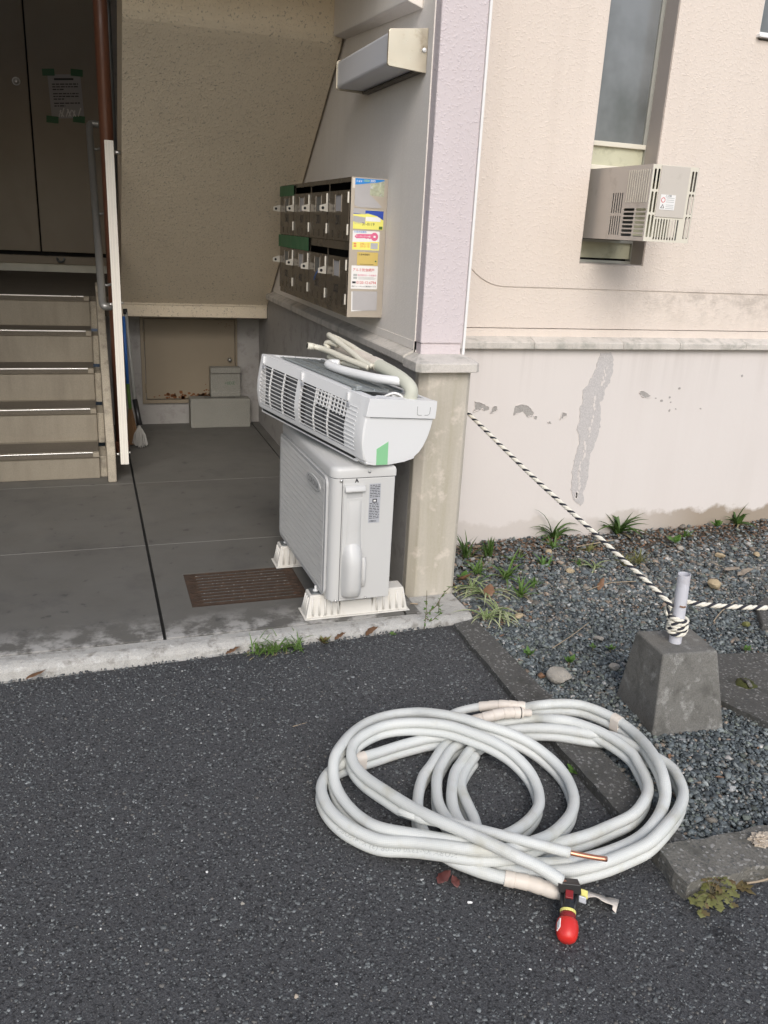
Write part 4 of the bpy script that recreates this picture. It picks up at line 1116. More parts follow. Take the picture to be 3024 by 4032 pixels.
lb = part('rating_label', G(MO).box(0.147, 0.193, -0.0032, -0.0023, 0.424, 0.582), MAT['silverlabel'], ou, label='silver rating label with fine print')
def lab(x0, x1, z0, z1, mat, k=1):
    g = G(MO); g.box(x0, x1, -0.0032 - .0003 * k, -0.0032 - .0003 * k + .0002, z0, z1); return part('print', g, mat, lb)
def labt(body, x, z, h, w, mat):
    me = text_mesh(body, h, mat, w); inst('lettering', me, lb, MO @ basis((x, -0.0041, z), (1, 0, 0), (0, 0, 1)))
rl = random.Random(21)
for k in range(22):
    z = 0.574 - k * 0.0066
    if 0.502 < z < 0.522 or z < .437: continue
    x = 0.150
    while x < 0.189:
        w = rl.uniform(.004, .014); lab(x, min(x + w, .190), z, z + .0026, MAT['ink']); x += w + rl.uniform(.001, .004)
lab(0.161, 0.179, 0.506, 0.521, MAT['ink']); lab(0.165, 0.175, 0.510, 0.517, MAT['paper'], 2)
labt('冷媒R32', 0.150, 0.428, .009, .030, MAT['ink'])
me = text_mesh('A', .028, MAT['ink'], .016, .0016)
inst('lettering', me, ou, MO @ basis((0.087, -0.0034, 0.590), (1, 0, .12), (0, 0, 1)))

# ---- plastic feet
def foot(yc, lab_):
    f = thing('mounting_block', lab_, 'mounting block', (0.97, yc, 0), 'plastic feet under the outdoor unit')
    def trap(x0, x1, z1, sx=0.012, sy=0.014):
        return G().hexa([(x0, yc - .050, .004), (x1, yc - .050, .004), (x1, yc + .050, .004), (x0, yc + .050, .004)],
                        [(x0 + sx, yc - .050 + sy, z1), (x1 - sx, yc - .050 + sy, z1), (x1 - sx, yc + .050 - sy, z1), (x0 + sx, yc + .050 - sy, z1)])
    part('flange', G().box(0.750, 1.197, yc - .060, yc + .060, 0.001, .006), MAT['plasticfoot'], f, bevel=0.003)
    part('end_block', trap(0.757, 0.905, .098, .018), MAT['plasticfoot'], f, bevel=0.004)
    part('end_block', trap(1.030, 1.190, .100, .018), MAT['plasticfoot'], f, bevel=0.004)
    part('bridge', trap(0.900, 1.035, .062, .0, .012), MAT['plasticfoot'], f, bevel=0.003)
    for x0, x1 in ((0.785, 0.89), (1.055, 1.17)):
        for k in range(5):
            x = x0 + (x1 - x0) * k / 4
            g = G(); g.tube([(x, yc - .0488, .014), (x, yc - .0375, .086)], .0048, 8); part('rib', g, MAT['plasticfoot'], f, smooth=True)
    for k in range(3):
        y = yc - .022 + k * .022
        g = G(); g.tube([(0.7605, y, .014), (0.7725, y * 1.0, .086)], .0048, 8); part('rib', g, MAT['plasticfoot'], f, smooth=True)
    for x in (0.83, 0.89, 1.06, 1.15):
        g = G(); g.poly([(-.060, .006), (-.050, .006), (-.0485, .018)], [], lambda a, b, d: (d, yc + a, b), x - .001, x + .001); part('gusset', g, MAT['plasticfoot'], f)
    pd = part('foot_bracket', G().box(0.782, 0.90, yc - .028, yc + .028, .0985, .1035), MAT['galvdark'], f, bevel=0.002)
    part('bolt', G().lathe([(0, 0), (.011, 0), (.011, .003), (.005, .003), (.005, .020), (0, .021)], (0.806, yc, .1035), (0, 0, 1), 12), MAT['acwhite'], pd)
    part('bolt', G().lathe([(0, 0), (.009, 0), (.009, .006), (0, .007)], (0.838, yc - .012, .1035), (0, 0, 1), 8), MAT['galvdark'], pd)
    return f
foot(3.00, 'near cream plastic mounting foot under the outdoor unit')
foot(3.55, 'far cream plastic mounting foot beside the drain grate')

# ================================================================ indoor unit lying on top, front face down
yaw = math.radians(16.5)
ax = Vector((-math.sin(yaw), math.cos(yaw), 0.05)).normalized(); lat = Vector((math.cos(yaw), math.sin(yaw), 0)); upv = lat.cross(ax)
P0 = Vector((0.930, 2.830, 0.688))
MI = Matrix(((ax.x, lat.x, upv.x, P0.x), (ax.y, lat.y, upv.y, P0.y), (ax.z, lat.z, upv.z, P0.z), (0, 0, 0, 1)))   # local x=u length, y=v, z=w
iu = thing('indoor_unit', 'white wall-type indoor air conditioner lying on its front on the outdoor unit', 'air conditioner', tuple(P0))
UL = 0.838
sec = [(0.006, .232), (-.004, .175), (-.012, .12), (-.014, .076), (-.009, .035), (0.0, 0.0), (.012, -.012), (.05, -.021), (.115, -.026), (.185, -.023), (.24, -.014), (.262, .002), (.280, .025), (.297, .06), (.308, .095), (.316, .133), (.318, .165), (.317, .199)]
mpE = lambda a, b, d: (d, a, b)
# end caps
def cap(u0, u1, u2):
    """end cap rounded towards u0"""
    g = G(MI); n = len(sec)
    cx, cz = .15, .10
    def ringat(u, s): return [(u, cx + (v - cx) * s, cz + (w - cz) * (1 - (1 - s) * .8)) for v, w in sec]
    vs = ringat(u0, .955) + ringat(u0 + (u1 - u0) * .3, .985) + ringat(u1, 1.0) + ringat(u2, 1.0)
    fs = [tuple(range(n))] + [(i*n + k, i*n + (k+1) % n, (i+1)*n + (k+1) % n, (i+1)*n + k) for i in range(3) for k in range(n)] + [tuple(range(3*n, 4*n))]
    g.add(vs, fs); return g
ec = autosmooth(part('end_cap', cap(0.0, 0.014, 0.050), MAT['acwhite'], iu, label='smooth white end cap with a strip of green tape'), 28)
part('cap_step', G(MI).poly([(-.006, .166), (.3175, .131), (.319, .165), (.3185, .2005), (.005, .2335)], [], mpE, -0.0045, 0.0185), MAT['acwhite'], ec, bevel=0.0015)
part('cap_line', G(MI).tube([(-.0052, .012, .163), (-.0052, .305, .131)], .0009, 4), MAT['grilleback'], ec)
g = G(MI); g.tube(spline([(-.0052, .225, .188), (-.0052, .226, .160), (-.0052, .232, .154), (-.0052, .248, .152)], 3), .0008, 4); g.tube(spline([(-.0052, .262, .151), (-.0052, .277, .150), (-.0052, .285, .156), (-.0052, .287, .180)], 3), .0008, 4)
part('knockout_line', g, MAT['grilleback'], ec)
autosmooth(part('lower_trim', G(MI).poly([(.012, -.016), (.05, -.0255), (.115, -.031), (.185, -.028), (.236, -.018), (.236, -.010), (.185, -.018), (.115, -.021), (.05, -.016), (.012, -.008)], [], mpE, 0.001, 0.06), MAT['acwhite'], ec, bevel=0.001), 30)
g = G(MI); g.poly([(.054, .038), (.106, .062), (.110, -.0285), (.058, -.0245)], [], mpE, -0.0008, 0.0006); part('tape', g, MAT['greentape'], ec, label='strip of bright green tape')
autosmooth(part('end_cap', cap(UL, UL - 0.014, UL - 0.030), MAT['acwhite'], iu), 28)
# shell: lower front, right side (solid), left frame around the intake
bot = sec[5:18]
g = G(MI); inner = [(v * .93 + .010, w * .93 + .012) for v, w in reversed(bot)]
deep = [(v, w - (.022 if .02 < v < .23 else 0)) for v, w in bot]
g.poly(deep + inner, [], mpE, 0.0505, UL - 0.0305); autosmooth(part('front_shell', g, MAT['acwhite'], iu), 30)
def lface(u0, u1, w0, w1, th_=.010, off=0.0):
    """plate following the slightly bowed left side"""
    g = G(MI); prof = [(v, w) for v, w in sec[:6]]
    def vat(w):
        for (va, wa), (vb, wb) in zip(prof, prof[1:]):
            if wb <= w <= wa: return va + (vb - va) * (wa - w) / max(wa - wb, 1e-6)
        return prof[0][0] if w > prof[0][1] else prof[-1][0]
    ks = [w0 + (w1 - w0) * i / 6 for i in range(7)]
    pts = [(vat(w) - off, w) for w in ks] + [(vat(w) + th_, w) for w in reversed(ks)]
    g.poly(pts, [], mpE, u0, u1); return g, vat
for nm, a in (('top_rail', (0.0505, UL - .0305, .192, .232)), ('bottom_rail', (0.0505, UL - .0305, 0.0, .018)), ('end_field', (0.0505, .126, .0182, .1918)), ('end_stile', (.806, UL - .0305, .0182, .1918)), ('centre_stile', (.466, .500, .0182, .1918))):
    part(nm, lface(*a)[0], MAT['acwhite'], iu)
vat = lface(0, 1, 0, .2)[1]
NSL = 11
for k in range(NSL):
    w = .0182 + (.1918 - .0182) * (k + .5) / NSL
    for (u0, u1) in ((.5002, .8058), (.1262, .4658)):
        v = vat(w)
        g = G(MI); g.box(u0, u1, v - .001, v + .0025, w - .0013, w + .0013); part('intake_slat', g, MAT['acwhite'], iu)
    g = G(MI); v = vat(w); g.box(.056, .122, v - .0022, v - .0001, w - .0022, w + .0022); part('end_rib', g, MAT['acwhite'], iu)
for u in (.718, .608, .352, .248):
    g = lface(u - .0018, u + .0018, .0184, .1916, .006, .0012)[0]; part('intake_bar', g, MAT['acwhite'], iu)
for k in range(9):
    u = .142 + k * .0245
    if min(abs(u - q) for q in (.248, .352)) < .006: continue
    g = lface(u - .0011, u + .0011, .131, .1916, .005, .0008)[0]; part('intake_bar', g, MAT['acwhite'], iu)
for k in range(4):
    w = .139 + k * .0158
    g = G(MI); v = vat(w); g.box(.1262, .345, v - .0008, v + .004, w - .0011, w + .0011); part('intake_slat', g, MAT['acwhite'], iu)
part('filter', G(MI).box(.10, .815, .018, .024, .004, .205), MAT['acgrey'], iu)
for k in range(5):
    u = .17 + k * .15
    part('filter_frame', G(MI).box(u, u + .004, .0165, .0179, .006, .2), MAT['blackplastic'], iu)
part('louvre_gap', G(MI).box(.07, .80, .003, .012, -.013, -.004), MAT['black'], iu)
part('outlet_strip', G(MI).box(.055, .815, .006, .016, -.021, -.0135), MAT['acwhite'], iu)
# clips along the top rail
for u in (.80, .47, .13):
    part('clip', G(MI).box(u - .006, u + .006, .0 - .006, .004, .196, .226), MAT['acwhite'], iu, bevel=.0015)
    part('tab', G(MI).box(u - .010 - .012, u - .012 + .008, -.009, -.004, .176, .190), MAT['silverlabel'], iu, bevel=.001)
# back (now facing up): rim and recessed tray
g = G(MI)
zt = lambda v: .232 - (v - .006) * .106
def topq(u0, u1, v0, v1, dz=0.0, th_=.012):
    return G(MI).hexa([(u0, v0, zt(v0) - th_ + dz), (u1, v0, zt(v0) - th_ + dz), (u1, v1, zt(v1) - th_ + dz), (u0, v1, zt(v1) - th_ + dz)],
                      [(u0, v0, zt(v0) + dz), (u1, v0, zt(v0) + dz), (u1, v1, zt(v1) + dz), (u0, v1, zt(v1) + dz)])
part('back_rim', topq(.0505, UL - .0305, .0165, .052), MAT['acwhite'], iu)
part('back_rim', topq(.0505, UL - .0305, .296, .306, 0, .05), MAT['acwhite'], iu)
part('back_tray', topq(.0505, UL - .0305, .0525, .2955, -.030), MAT['acwhite'], iu)
part('back_foam', topq(.62, UL - .034, .06, .20, -.004, .02), MAT['acwhite'], iu, bevel=.003)
part('pipe_recess', topq(.056, .125, .10, .285, -.0285, .001), MAT['grilleback'], iu)
g = G(MI); g.tube(spline([(.10, .13, .20), (.07, .16, .225), (.055, .19, .215), (.05, .20, .185)], 4), .005, 6); part('signal_wire', g, MAT['paper'], iu, smooth=True)
for (a, b, c) in ((.085, .10, .0), (.07, .16, .01), (.10, .20, .0)):
    part('rib_block', topq(a, a + .012, b, b + .07, -.006 + c, .02), MAT['acwhite'], iu, bevel=.002)
# hoses growing out of the back
def loc(l): return [MI @ Vector(p) for p in l]
th = spline(loc([(.09, .20, .165), (.050, .215, .19), (.034, .22, .225), (.046, .22, .250), (.096, .22, .268), (.157, .22, .278), (.219, .22, .285), (.264, .222, .289)]), 5)
part('insulated_hose', G().tube(th, .0255, 16), MAT['hosefoam'], iu, smooth=True)
tp = spline(loc([(.255, .222, .288), (.31, .23, .287), (.40, .238, .287), (.50, .245, .286), (.60, .25, .284)]), 5)
rr = [.027 - .0035 * (i / len(tp)) + .0012 * ((i // 3) % 2) for i in range(len(tp))]
part('taped_pipe', G().tube(tp, rr, 14), MAT['tape'], iu, smooth=True)
def corrugated(path, r, pitch=.0045):
    P = spline(path, 14); L = [0]
    for a, b in zip(P, P[1:]): L.append(L[-1] + (b - a).length)
    out = []; rs = []; s = 0; i = 0
    while s < L[-1]:
        while L[i + 1] < s: i += 1
        t = (s - L[i]) / max(L[i+1] - L[i], 1e-9); out.append(P[i].lerp(P[i+1], t)); rs.append(r * (1.06 if len(out) % 2 else .90)); s += pitch
    return G().tube(out, rs, 12)
dh = part('drain_hose', corrugated(loc([(.26, .19, .286), (.325, .19, .292), (.402, .195, .306), (.492, .2, .323), (.575, .203, .338), (.622, .212, .342), (.640, .232, .335), (.615, .248, .328), (.56, .25, .322), (.5, .25, .315), (.43, .25, .305), (.354, .25, .299)]), .0112), MAT['hose'], iu, smooth=True)
part('drain_hose', corrugated(loc([(.628, .128, .297), (.622, .150, .294), (.595, .166, .291), (.522, .17, .289), (.422, .172, .284), (.326, .18, .280), (.27, .185, .278)]), .0122), MAT['hose'], iu, smooth=True)
part('drain_hose', corrugated(loc([(.60, .20, .29), (.625, .20, .305), (.60, .205, .315), (.55, .212, .312)]), .0112), MAT['hose'], iu, smooth=True)
part('drain_hose', corrugated(loc([(.57, .185, .262), (.50, .185, .259), (.40, .185, .262), (.33, .187, .268)]), .0112), MAT['hose'], iu, smooth=True)
e0, e1 = loc([(.628, .128, .297)])[0], loc([(.625, .140, .2955)])[0]
part('hose_cuff', G().tube([e0 + (e0 - e1) * 1.2, e0, e1], .0145, 14), MAT['hose'], iu, smooth=True)
part('hose_mouth', G().tube([e0 + (e0 - e1) * 1.22, e0 + (e0 - e1) * 1.25], .0115, 14), MAT['black'], iu)
part('foam_sleeve', G().tube(spline(loc([(.46, .17, .256), (.492, .15, .252), (.482, .128, .250), (.434, .125, .249), (.37, .128, .250), (.31, .135, .252), (.24, .145, .255), (.175, .160, .258), (.12, .185, .262), (.085, .215, .262)]), 5), .0175, 12), MAT['acwhite'], iu, smooth=True)
# loose galvanised mounting plate on the unit's back
mpz = thing('mounting_plate', 'grey galvanised mounting plate resting on the back of the indoor unit', 'mounting plate', tuple(MI @ Vector((.45, .15, .235))))
def plate_mp(a, b, d): return (a, b, zt(b) + .0035 + d)
hl = []
rp = random.Random(2)
for iu_ in range(13):
    for iv in range(5):
        u = .15 + iu_ * .047; v = .075 + iv * .036
        if rp.random() < .35: continue
        w_ = rp.choice((.004, .006, .011)); hl.append([(u - w_, v - .003), (u - w_, v + .003), (u + w_, v + .003), (u + w_, v - .003)])
part('plate', G(MI).poly([(.108, .055), (.16, .048), (.752, .050), (.752, .235), (.70, .255), (.16, .262), (.106, .235)], hl, plate_mp, 0, .0014), MAT['galv'], mpz)
for v0, v1 in ((.052, .058), (.112, .117), (.178, .183), (.244, .250)):
    part('stiffener', G(MI).hexa([(.125, v0, zt(v0) + .005), (.735, v0, zt(v0) + .005), (.735, v1, zt(v1) + .005), (.125, v1, zt(v1) + .005)], [(.13, v0 + .001, zt(v0) + .0105), (.73, v0 + .001, zt(v0) + .0105), (.73, v1 - .001, zt(v1) + .0105), (.13, v1 - .001, zt(v1) + .0105)]), MAT['galv'], mpz)
part('lower_hook', G(MI).box(.122, .152, .030, .056, .2315, .247), MAT['galv'], mpz, bevel=.003)
part('hook_tongue', G(MI).box(.128, .146, .022, .030, .2295, .239), MAT['galv'], mpz, bevel=.002)

# ================================================================ boiler flue box in the window
fl = thing('flue_box', 'beige slotted metal flue box sticking out of the tall window', 'vent', (2.41, 3.5, 1.505))
FX0, FX1, FY0, FY1, FZ0, FZ1 = 2.295, 2.53, 3.249, 3.765, 1.505, 1.815
def slot(a0, a1, b0, b1, r=None, n=3):
    r = r or min(a1 - a0, b1 - b0) / 2 * .98
    return list(reversed(rrect(a0, a1, b0, b1, r, n)))
hs = []
for k in range(5):                                   # two rows of upright slots
    y = 3.443 + k * .0178
    hs += [slot(y, y + .0095, 1.617, 1.706), slot(y - .001, y + .0085, 1.524, 1.608)]
for k in range(7):                                   # short lying slots
    z = 1.522 + k * .0176
    hs += [slot(3.258, 3.332, z, z + .0115, .003, 1), slot(3.342, 3.424, z, z + .0115, .003, 1)]
g = G(); g.poly([(FY0, FZ0), (FY1, FZ0), (FY1, FZ1), (FY0, FZ1)], hs, mpYZ(), FX0, FX0 + .0018)
lf = part('side_face', g, MAT['ventpaint'], fl)
for k in range(10):
    y = 3.262 + k * .0165
    g = G(); g.box(FX0 - .0028, FX0 - .0001, y, y + .0055, 1.662, 1.795); part('pressed_rib', g, MAT['ventlight'], lf, bevel=.001, seg=1)
hs = []
for x in (2.305, 2.323, 2.497, 2.513):
    hs += [slot(x, x + .0105, 1.716, 1.799), slot(x, x + .0105, 1.623, 1.708), slot(x, x + .0105, 1.522, 1.615)]
for k in range(9):
    x = 2.343 + k * .0142
    hs += [slot(x, x + .0075, 1.513, 1.600)]
g = G(); g.poly([(FX0 + .002, FZ0), (FX1 - .002, FZ0), (FX1 - .002, FZ1), (FX0 + .002, FZ1)], hs, mpXZ(), FY0, FY0 + .0018)
ff = part('front_face', g, MAT['ventlight'], fl)
g = G(); g.poly([(2.337, 1.607), (2.484, 1.607), (2.484, 1.813), (2.337, 1.813)], [], mpXZ(), FY0 - .003, FY0 - .0002); part('cover_plate', g, MAT['ventpaint'], ff, bevel=.001)
hs = [slot(3.258 + k * .0165, 3.2685 + k * .0165, 1.525, 1.61) for k in range(9)] + [slot(3.258 + k * .0165, 3.2685 + k * .0165, 1.625, 1.70) for k in range(9)]
part('side_face', G().poly([(FY0, FZ0), (FY1, FZ0), (FY1, FZ1), (FY0, FZ1)], hs, mpYZ(), FX1 - .0018, FX1), MAT['ventpaint'], fl)
part('top_face', G().box(FX0 + .002, FX1 - .002, FY0 + .002, FY1, FZ1 - .0018, FZ1), MAT['ventpaint'], fl)
hs = [slot(2.33 + i * .045, 2.355 + i * .045, 3.30 + j * .05, 3.335 + j * .05) for i in range(4) for j in range(3)]
part('bottom_face', G().poly([(FX0 + .002, FY0 + .002), (FX1 - .002, FY0 + .002), (FX1 - .002, FY1), (FX0 + .002, FY1)], hs, mpXY(), FZ0, FZ0 + .0018), MAT['ventpaint'], fl)
part('duct', G().box(FX0 + .03, FX1 - .035, 3.46, FY1, FZ0 + .02, FZ1 - .04), MAT['galvdark'], fl)
part('baffle', G().box(FX0 + .018, FX1 - .03, 3.36, 3.365, FZ0 + .02, FZ1 - .06), MAT['windowpanel'], fl)
part('corner_post', G().box(2.462, 2.484, FY0 + .004, FY0 + .02, FZ0 + .002, 1.60), MAT['galvdark'], fl)
ws = part('warning_sticker', G().box(2.352, 2.428, FY0 - .0042, FY0 - .0031, 1.637, 1.698), MAT['paper'], ff)
rg = G(); rg.poly([(2.366 + .0105 * math.cos(t), 1.676 + .0105 * math.sin(t)) for t in [k * .35 for k in range(18)]], [[(2.366 + .008 * math.cos(-t), 1.676 + .008 * math.sin(-t)) for t in [k * .35 for k in range(18)]]], mpXZ(), FY0 - .0048, FY0 - .0043)
part('red_ring', rg, MAT['redink'], fl)
g = G(); g.poly([(2.356, 1.643), (2.376, 1.643), (2.366, 1.660)], [[(2.366, 1.656), (2.372, 1.645), (2.360, 1.645)]], mpXZ(), FY0 - .0048, FY0 - .0043); part('warning_triangle', g, MAT['ink'], fl)
for z in (1.684, 1.676, 1.668, 1.656, 1.649, 1.642):
    g = G(); g.box(2.382, 2.422, FY0 - .0046, FY0 - .0043, z, z + .002); part('print', g, MAT['faintink'], fl)
me = text_mesh('⚠注意', .007, MAT['ink'], .03); inst('lettering', me, fl, basis((2.376, FY0 - .0046, 1.688), (1, 0, 0), (0, 0, 1)))

# ================================================================ coiled refrigerant pipe
P_ = [(0.995, 1.369, 0.04), (0.951, 1.401, 0.065), (0.907, 1.431, 0.08), (0.873, 1.469, 0.085), (0.819, 1.539, 0.085), (0.764, 1.614, 0.08), (0.724, 1.701, 0.065), (0.684, 1.804, 0.05), (0.661, 1.876, 0.04), (0.648, 1.936, 0.04), (0.652, 1.981, 0.045), (0.674, 2.022, 0.05), (0.716, 2.052, 0.055), (0.779, 2.077, 0.055), (0.841, 2.074, 0.06), (0.904, 2.054, 0.065), (0.974, 2.01, 0.07), (1.035, 1.947, 0.07), (1.075, 1.901, 0.065), (1.112, 1.853, 0.05), (1.139, 1.796, 0.025), (1.138, 1.74, 0.01), (1.115, 1.687, 0.007), (1.081, 1.646, 0.01), (1.02, 1.594, 0.025), (0.955, 1.556, 0.04), (0.877, 1.53, 0.055), (0.801, 1.557, 0.05), (0.724, 1.619, 0.035), (0.646, 1.685, 0.02), (0.616, 1.738, 0.01), (0.595, 1.797, 0.007), (0.584, 1.864, 0.01), (0.584, 1.917, 0.025), (0.596, 1.963, 0.045), (0.621, 2.001, 0.055), (0.678, 2.07, 0.05), (0.749, 2.13, 0.04), (0.83, 2.161, 0.035), (0.904, 2.145, 0.045), (0.956, 2.094, 0.065), (1.017, 2.028, 0.08), (1.063, 1.972, 0.085), (1.124, 1.931, 0.075), (1.193, 1.895, 0.045), (1.237, 1.837, 0.02), (1.248, 1.766, 0.007), (1.226, 1.691, 0.007), (1.193, 1.638, 0.007), (1.136, 1.584, 0.015), (1.059, 1.528, 0.035), (0.988, 1.494, 0.055), (0.912, 1.482, 0.06), (0.836, 1.507, 0.055), (0.77, 1.552, 0.045), (0.706, 1.608, 0.025), (0.635, 1.652, 0.01), (0.59, 1.702, 0.007), (0.557, 1.758, 0.007), (0.538, 1.82, 0.007), (0.538, 1.881, 0.007), (0.553, 1.926, 0.007), (0.584, 1.966, 0.007), (0.627, 1.992, 0.007), (0.691, 2.007, 0.007), (0.774, 2.024, 0.007), (0.847, 2.035, 0.01), (0.919, 2.038, 0.015), (0.984, 2.024, 0.025), (1.018, 2.042, 0.025), (1.074, 2.069, 0.03), (1.125, 2.055, 0.05), (1.184, 2.047, 0.06), (1.236, 2.035, 0.06)]
Q_ = [(1.027, 1.372, -0.005), (0.987, 1.391, -0.003), (0.946, 1.421, 0.0), (0.899, 1.444, 0.005), (0.854, 1.473, 0.007), (0.813, 1.509, 0.007), (0.782, 1.546, 0.007), (0.758, 1.603, 0.007), (0.755, 1.662, 0.007), (0.767, 1.73, 0.007), (0.798, 1.806, 0.007), (0.836, 1.87, 0.007), (0.883, 1.921, 0.007), (0.933, 1.974, 0.007), (0.981, 2.014, 0.007), (1.051, 2.049, 0.007), (1.116, 2.051, 0.015), (1.203, 2.052, 0.02), (1.282, 2.041, 0.026), (1.325, 1.986, 0.052), (1.38, 1.948, 0.055), (1.432, 1.877, 0.055), (1.466, 1.782, 0.05), (1.459, 1.716, 0.045), (1.44, 1.658, 0.045), (1.412, 1.61, 0.045), (1.37, 1.568, 0.045), (1.315, 1.541, 0.034), (1.263, 1.544, 0.01), (1.182, 1.529, 0.01), (1.079, 1.519, 0.01), (1.01, 1.513, 0.007), (0.934, 1.526, 0.007), (0.883, 1.564, 0.007), (0.85, 1.619, 0.007), (0.837, 1.675, 0.007), (0.837, 1.747, 0.007), (0.854, 1.811, 0.01), (0.882, 1.869, 0.01), (0.922, 1.922, 0.01), (0.97, 1.972, 0.01), (1.024, 2.004, 0.01), (1.092, 2.04, 0.01), (1.165, 2.076, 0.015), (1.243, 2.1, 0.02), (1.289, 2.094, 0.035), (1.328, 2.062, 0.059), (1.4, 2.049, 0.06), (1.461, 2.018, 0.06), (1.511, 1.938, 0.06), (1.526, 1.851, 0.06), (1.509, 1.758, 0.075), (1.483, 1.67, 0.085), (1.455, 1.605, 0.08), (1.432, 1.563, 0.06), (1.391, 1.52, 0.05), (1.332, 1.478, 0.045), (1.285, 1.473, 0.015), (1.208, 1.461, 0.007), (1.122, 1.454, 0.007), (1.044, 1.459, 0.007), (0.975, 1.475, 0.007), (0.906, 1.506, 0.007), (0.864, 1.557, 0.007), (0.864, 1.624, 0.007), (0.862, 1.673, 0.01), (0.87, 1.731, 0.013), (0.894, 1.793, 0.015), (0.93, 1.855, 0.015), (0.973, 1.902, 0.015), (1.027, 1.955, 0.015), (1.1, 1.994, 0.015), (1.202, 2.02, 0.013), (1.315, 1.965, 0.033), (1.408, 1.897, 0.042), (1.469, 1.863, 0.042), (1.505, 1.794, 0.042), (1.536, 1.733, 0.042), (1.548, 1.679, 0.042), (1.529, 1.617, 0.042), (1.499, 1.57, 0.042), (1.443, 1.516, 0.045), (1.359, 1.455, 0.06), (1.29, 1.427, 0.045), (1.238, 1.428, 0.025), (1.153, 1.421, 0.015), (1.076, 1.423, 0.01), (1.03, 1.433, 0.007), (0.959, 1.447, 0.007), (0.913, 1.473, 0.007), (0.878, 1.51, 0.007), (0.884, 1.579, 0.005), (0.905, 1.659, 0.005), (0.916, 1.738, 0.005), (0.931, 1.812, 0.005), (0.98, 1.882, 0.005), (1.032, 1.934, 0.005)]
T_ = [(1.045, 1.421, 0.07), (0.962, 1.468, 0.08), (0.908, 1.509, 0.08), (0.868, 1.546, 0.075), (0.838, 1.577, 0.07), (0.806, 1.607, 0.065)]
COP_ = [(1.041, 1.424, 0.07), (1.087, 1.402, 0.065), (1.13, 1.386, 0.06)]
UP_ = [(1.034, 2.146, 0.01), (1.061, 2.141, 0.025), (1.115, 2.136, 0.035), (1.161, 2.113, 0.05), (1.202, 2.083, 0.065), (1.257, 2.049, 0.07)]
cl = thing('pipe_coil', 'coil of white insulated twin refrigerant pipe lying on the asphalt', 'pipe coil', (1.05, 1.75, -0.04))
RT, RN = 0.0158, 0.0136
def drop(path):
    """the thinner pipe runs bonded under the thick one, a little towards the front"""
    return [Vector((p[0] - .004, p[1] - .006, p[2] - .0262)) for p in path]
sP = spline(P_, 5); sQ = spline(Q_, 5)
wob = lambda L, a: [p + Vector((a * mnoise.noise(p * 9), a * mnoise.noise(p * 9 + Vector((7, 0, 0))), 0)) for p in L]
sP = wob(sP, .003); sQ = wob(sQ, .003)
vr = lambda L, r, sd: [r * (1 + .05 * mnoise.noise(Vector((i * .21, sd, 0))) + .025 * mnoise.noise(Vector((i * .9, sd, 3)))) for i in range(len(L))]
part('thick_pipe', G().tube(sP, vr(sP, RT, 1), 16), MAT['wrap'], cl, smooth=True)
part('thin_pipe', G().tube([sP[28] + Vector((-.004, -.004, -.012))] + drop(sP[31:-9]), RN, 14), MAT['wrap'], cl, smooth=True)
part('thick_pipe', G().tube(sQ, vr(sQ, RT, 5), 16), MAT['wrap'], cl, smooth=True)
part('thin_pipe', G().tube(drop(sQ[40:]), RN, 14), MAT['wrap'], cl, smooth=True)
sT = spline(T_, 5)
tt = list(sT) + [sT[-1].lerp(Vector(sP[26]) + Vector((-.004, -.004, -.012)), .5), Vector(sP[27]) + Vector((-.004, -.004, -.012)), Vector(sP[31]) + Vector((-.004, -.006, -.0262))]
part('thin_pipe', G().tube(tt, RN, 14), MAT['wrap'], cl, smooth=True)
cc = spline(COP_, 4)
part('copper_tube', G().tube(cc, .0066, 14), MAT['copper'], cl, smooth=True, label='bare copper pipe end')
dv = (cc[-1] - cc[-2]).normalized()
part('copper_tube', G().tube([sP[0], Vector(sP[0]) + (Vector(sP[0]) - sP[1]).normalized() * .02], .0075, 12), MAT['copper'], cl, smooth=True)
sU = spline(UP_, 5)
part('thick_pipe', G().tube(sU, .0135, 14), MAT['wrap'], cl, smooth=True)
def band(path, i0, i1, r, mat, nm='tape_wrap', pitch=.034):
    """overlapping spiral turns of tape: each turn a shallow cone"""
    L = [Vector(p) for p in path[i0:i1]]; cum = [0]
    for a_, b_ in zip(L, L[1:]): cum.append(cum[-1] + (b_ - a_).length)
    pts = []; rs = []; s = 0.0
    def at(q):
        q = max(0, min(q, cum[-1] - 1e-6)); i = 0
        while cum[i + 1] < q: i += 1
        return L[i].lerp(L[i + 1], (q - cum[i]) / max(cum[i + 1] - cum[i], 1e-9))
    while s < cum[-1]:
        for f, e in ((0, .0016), (.33, .0014), (.66, .0008), (.96, .0)):
            if s + f * pitch < cum[-1]: pts.append(at(s + f * pitch)); rs.append(r + e)
        s += pitch * random.uniform(.85, 1.15)
    return autosmooth(part(nm, G().tube(pts, rs, 14), mat, cl), 30)
nP, nQ = len(sP), len(sQ)
band(sU, 12, len(sU), .0150, MAT['tape'])
band(sP, nP - 18, nP, .0172, MAT['tape'])
band(sQ, 0, 18, .0182, MAT['tape'])
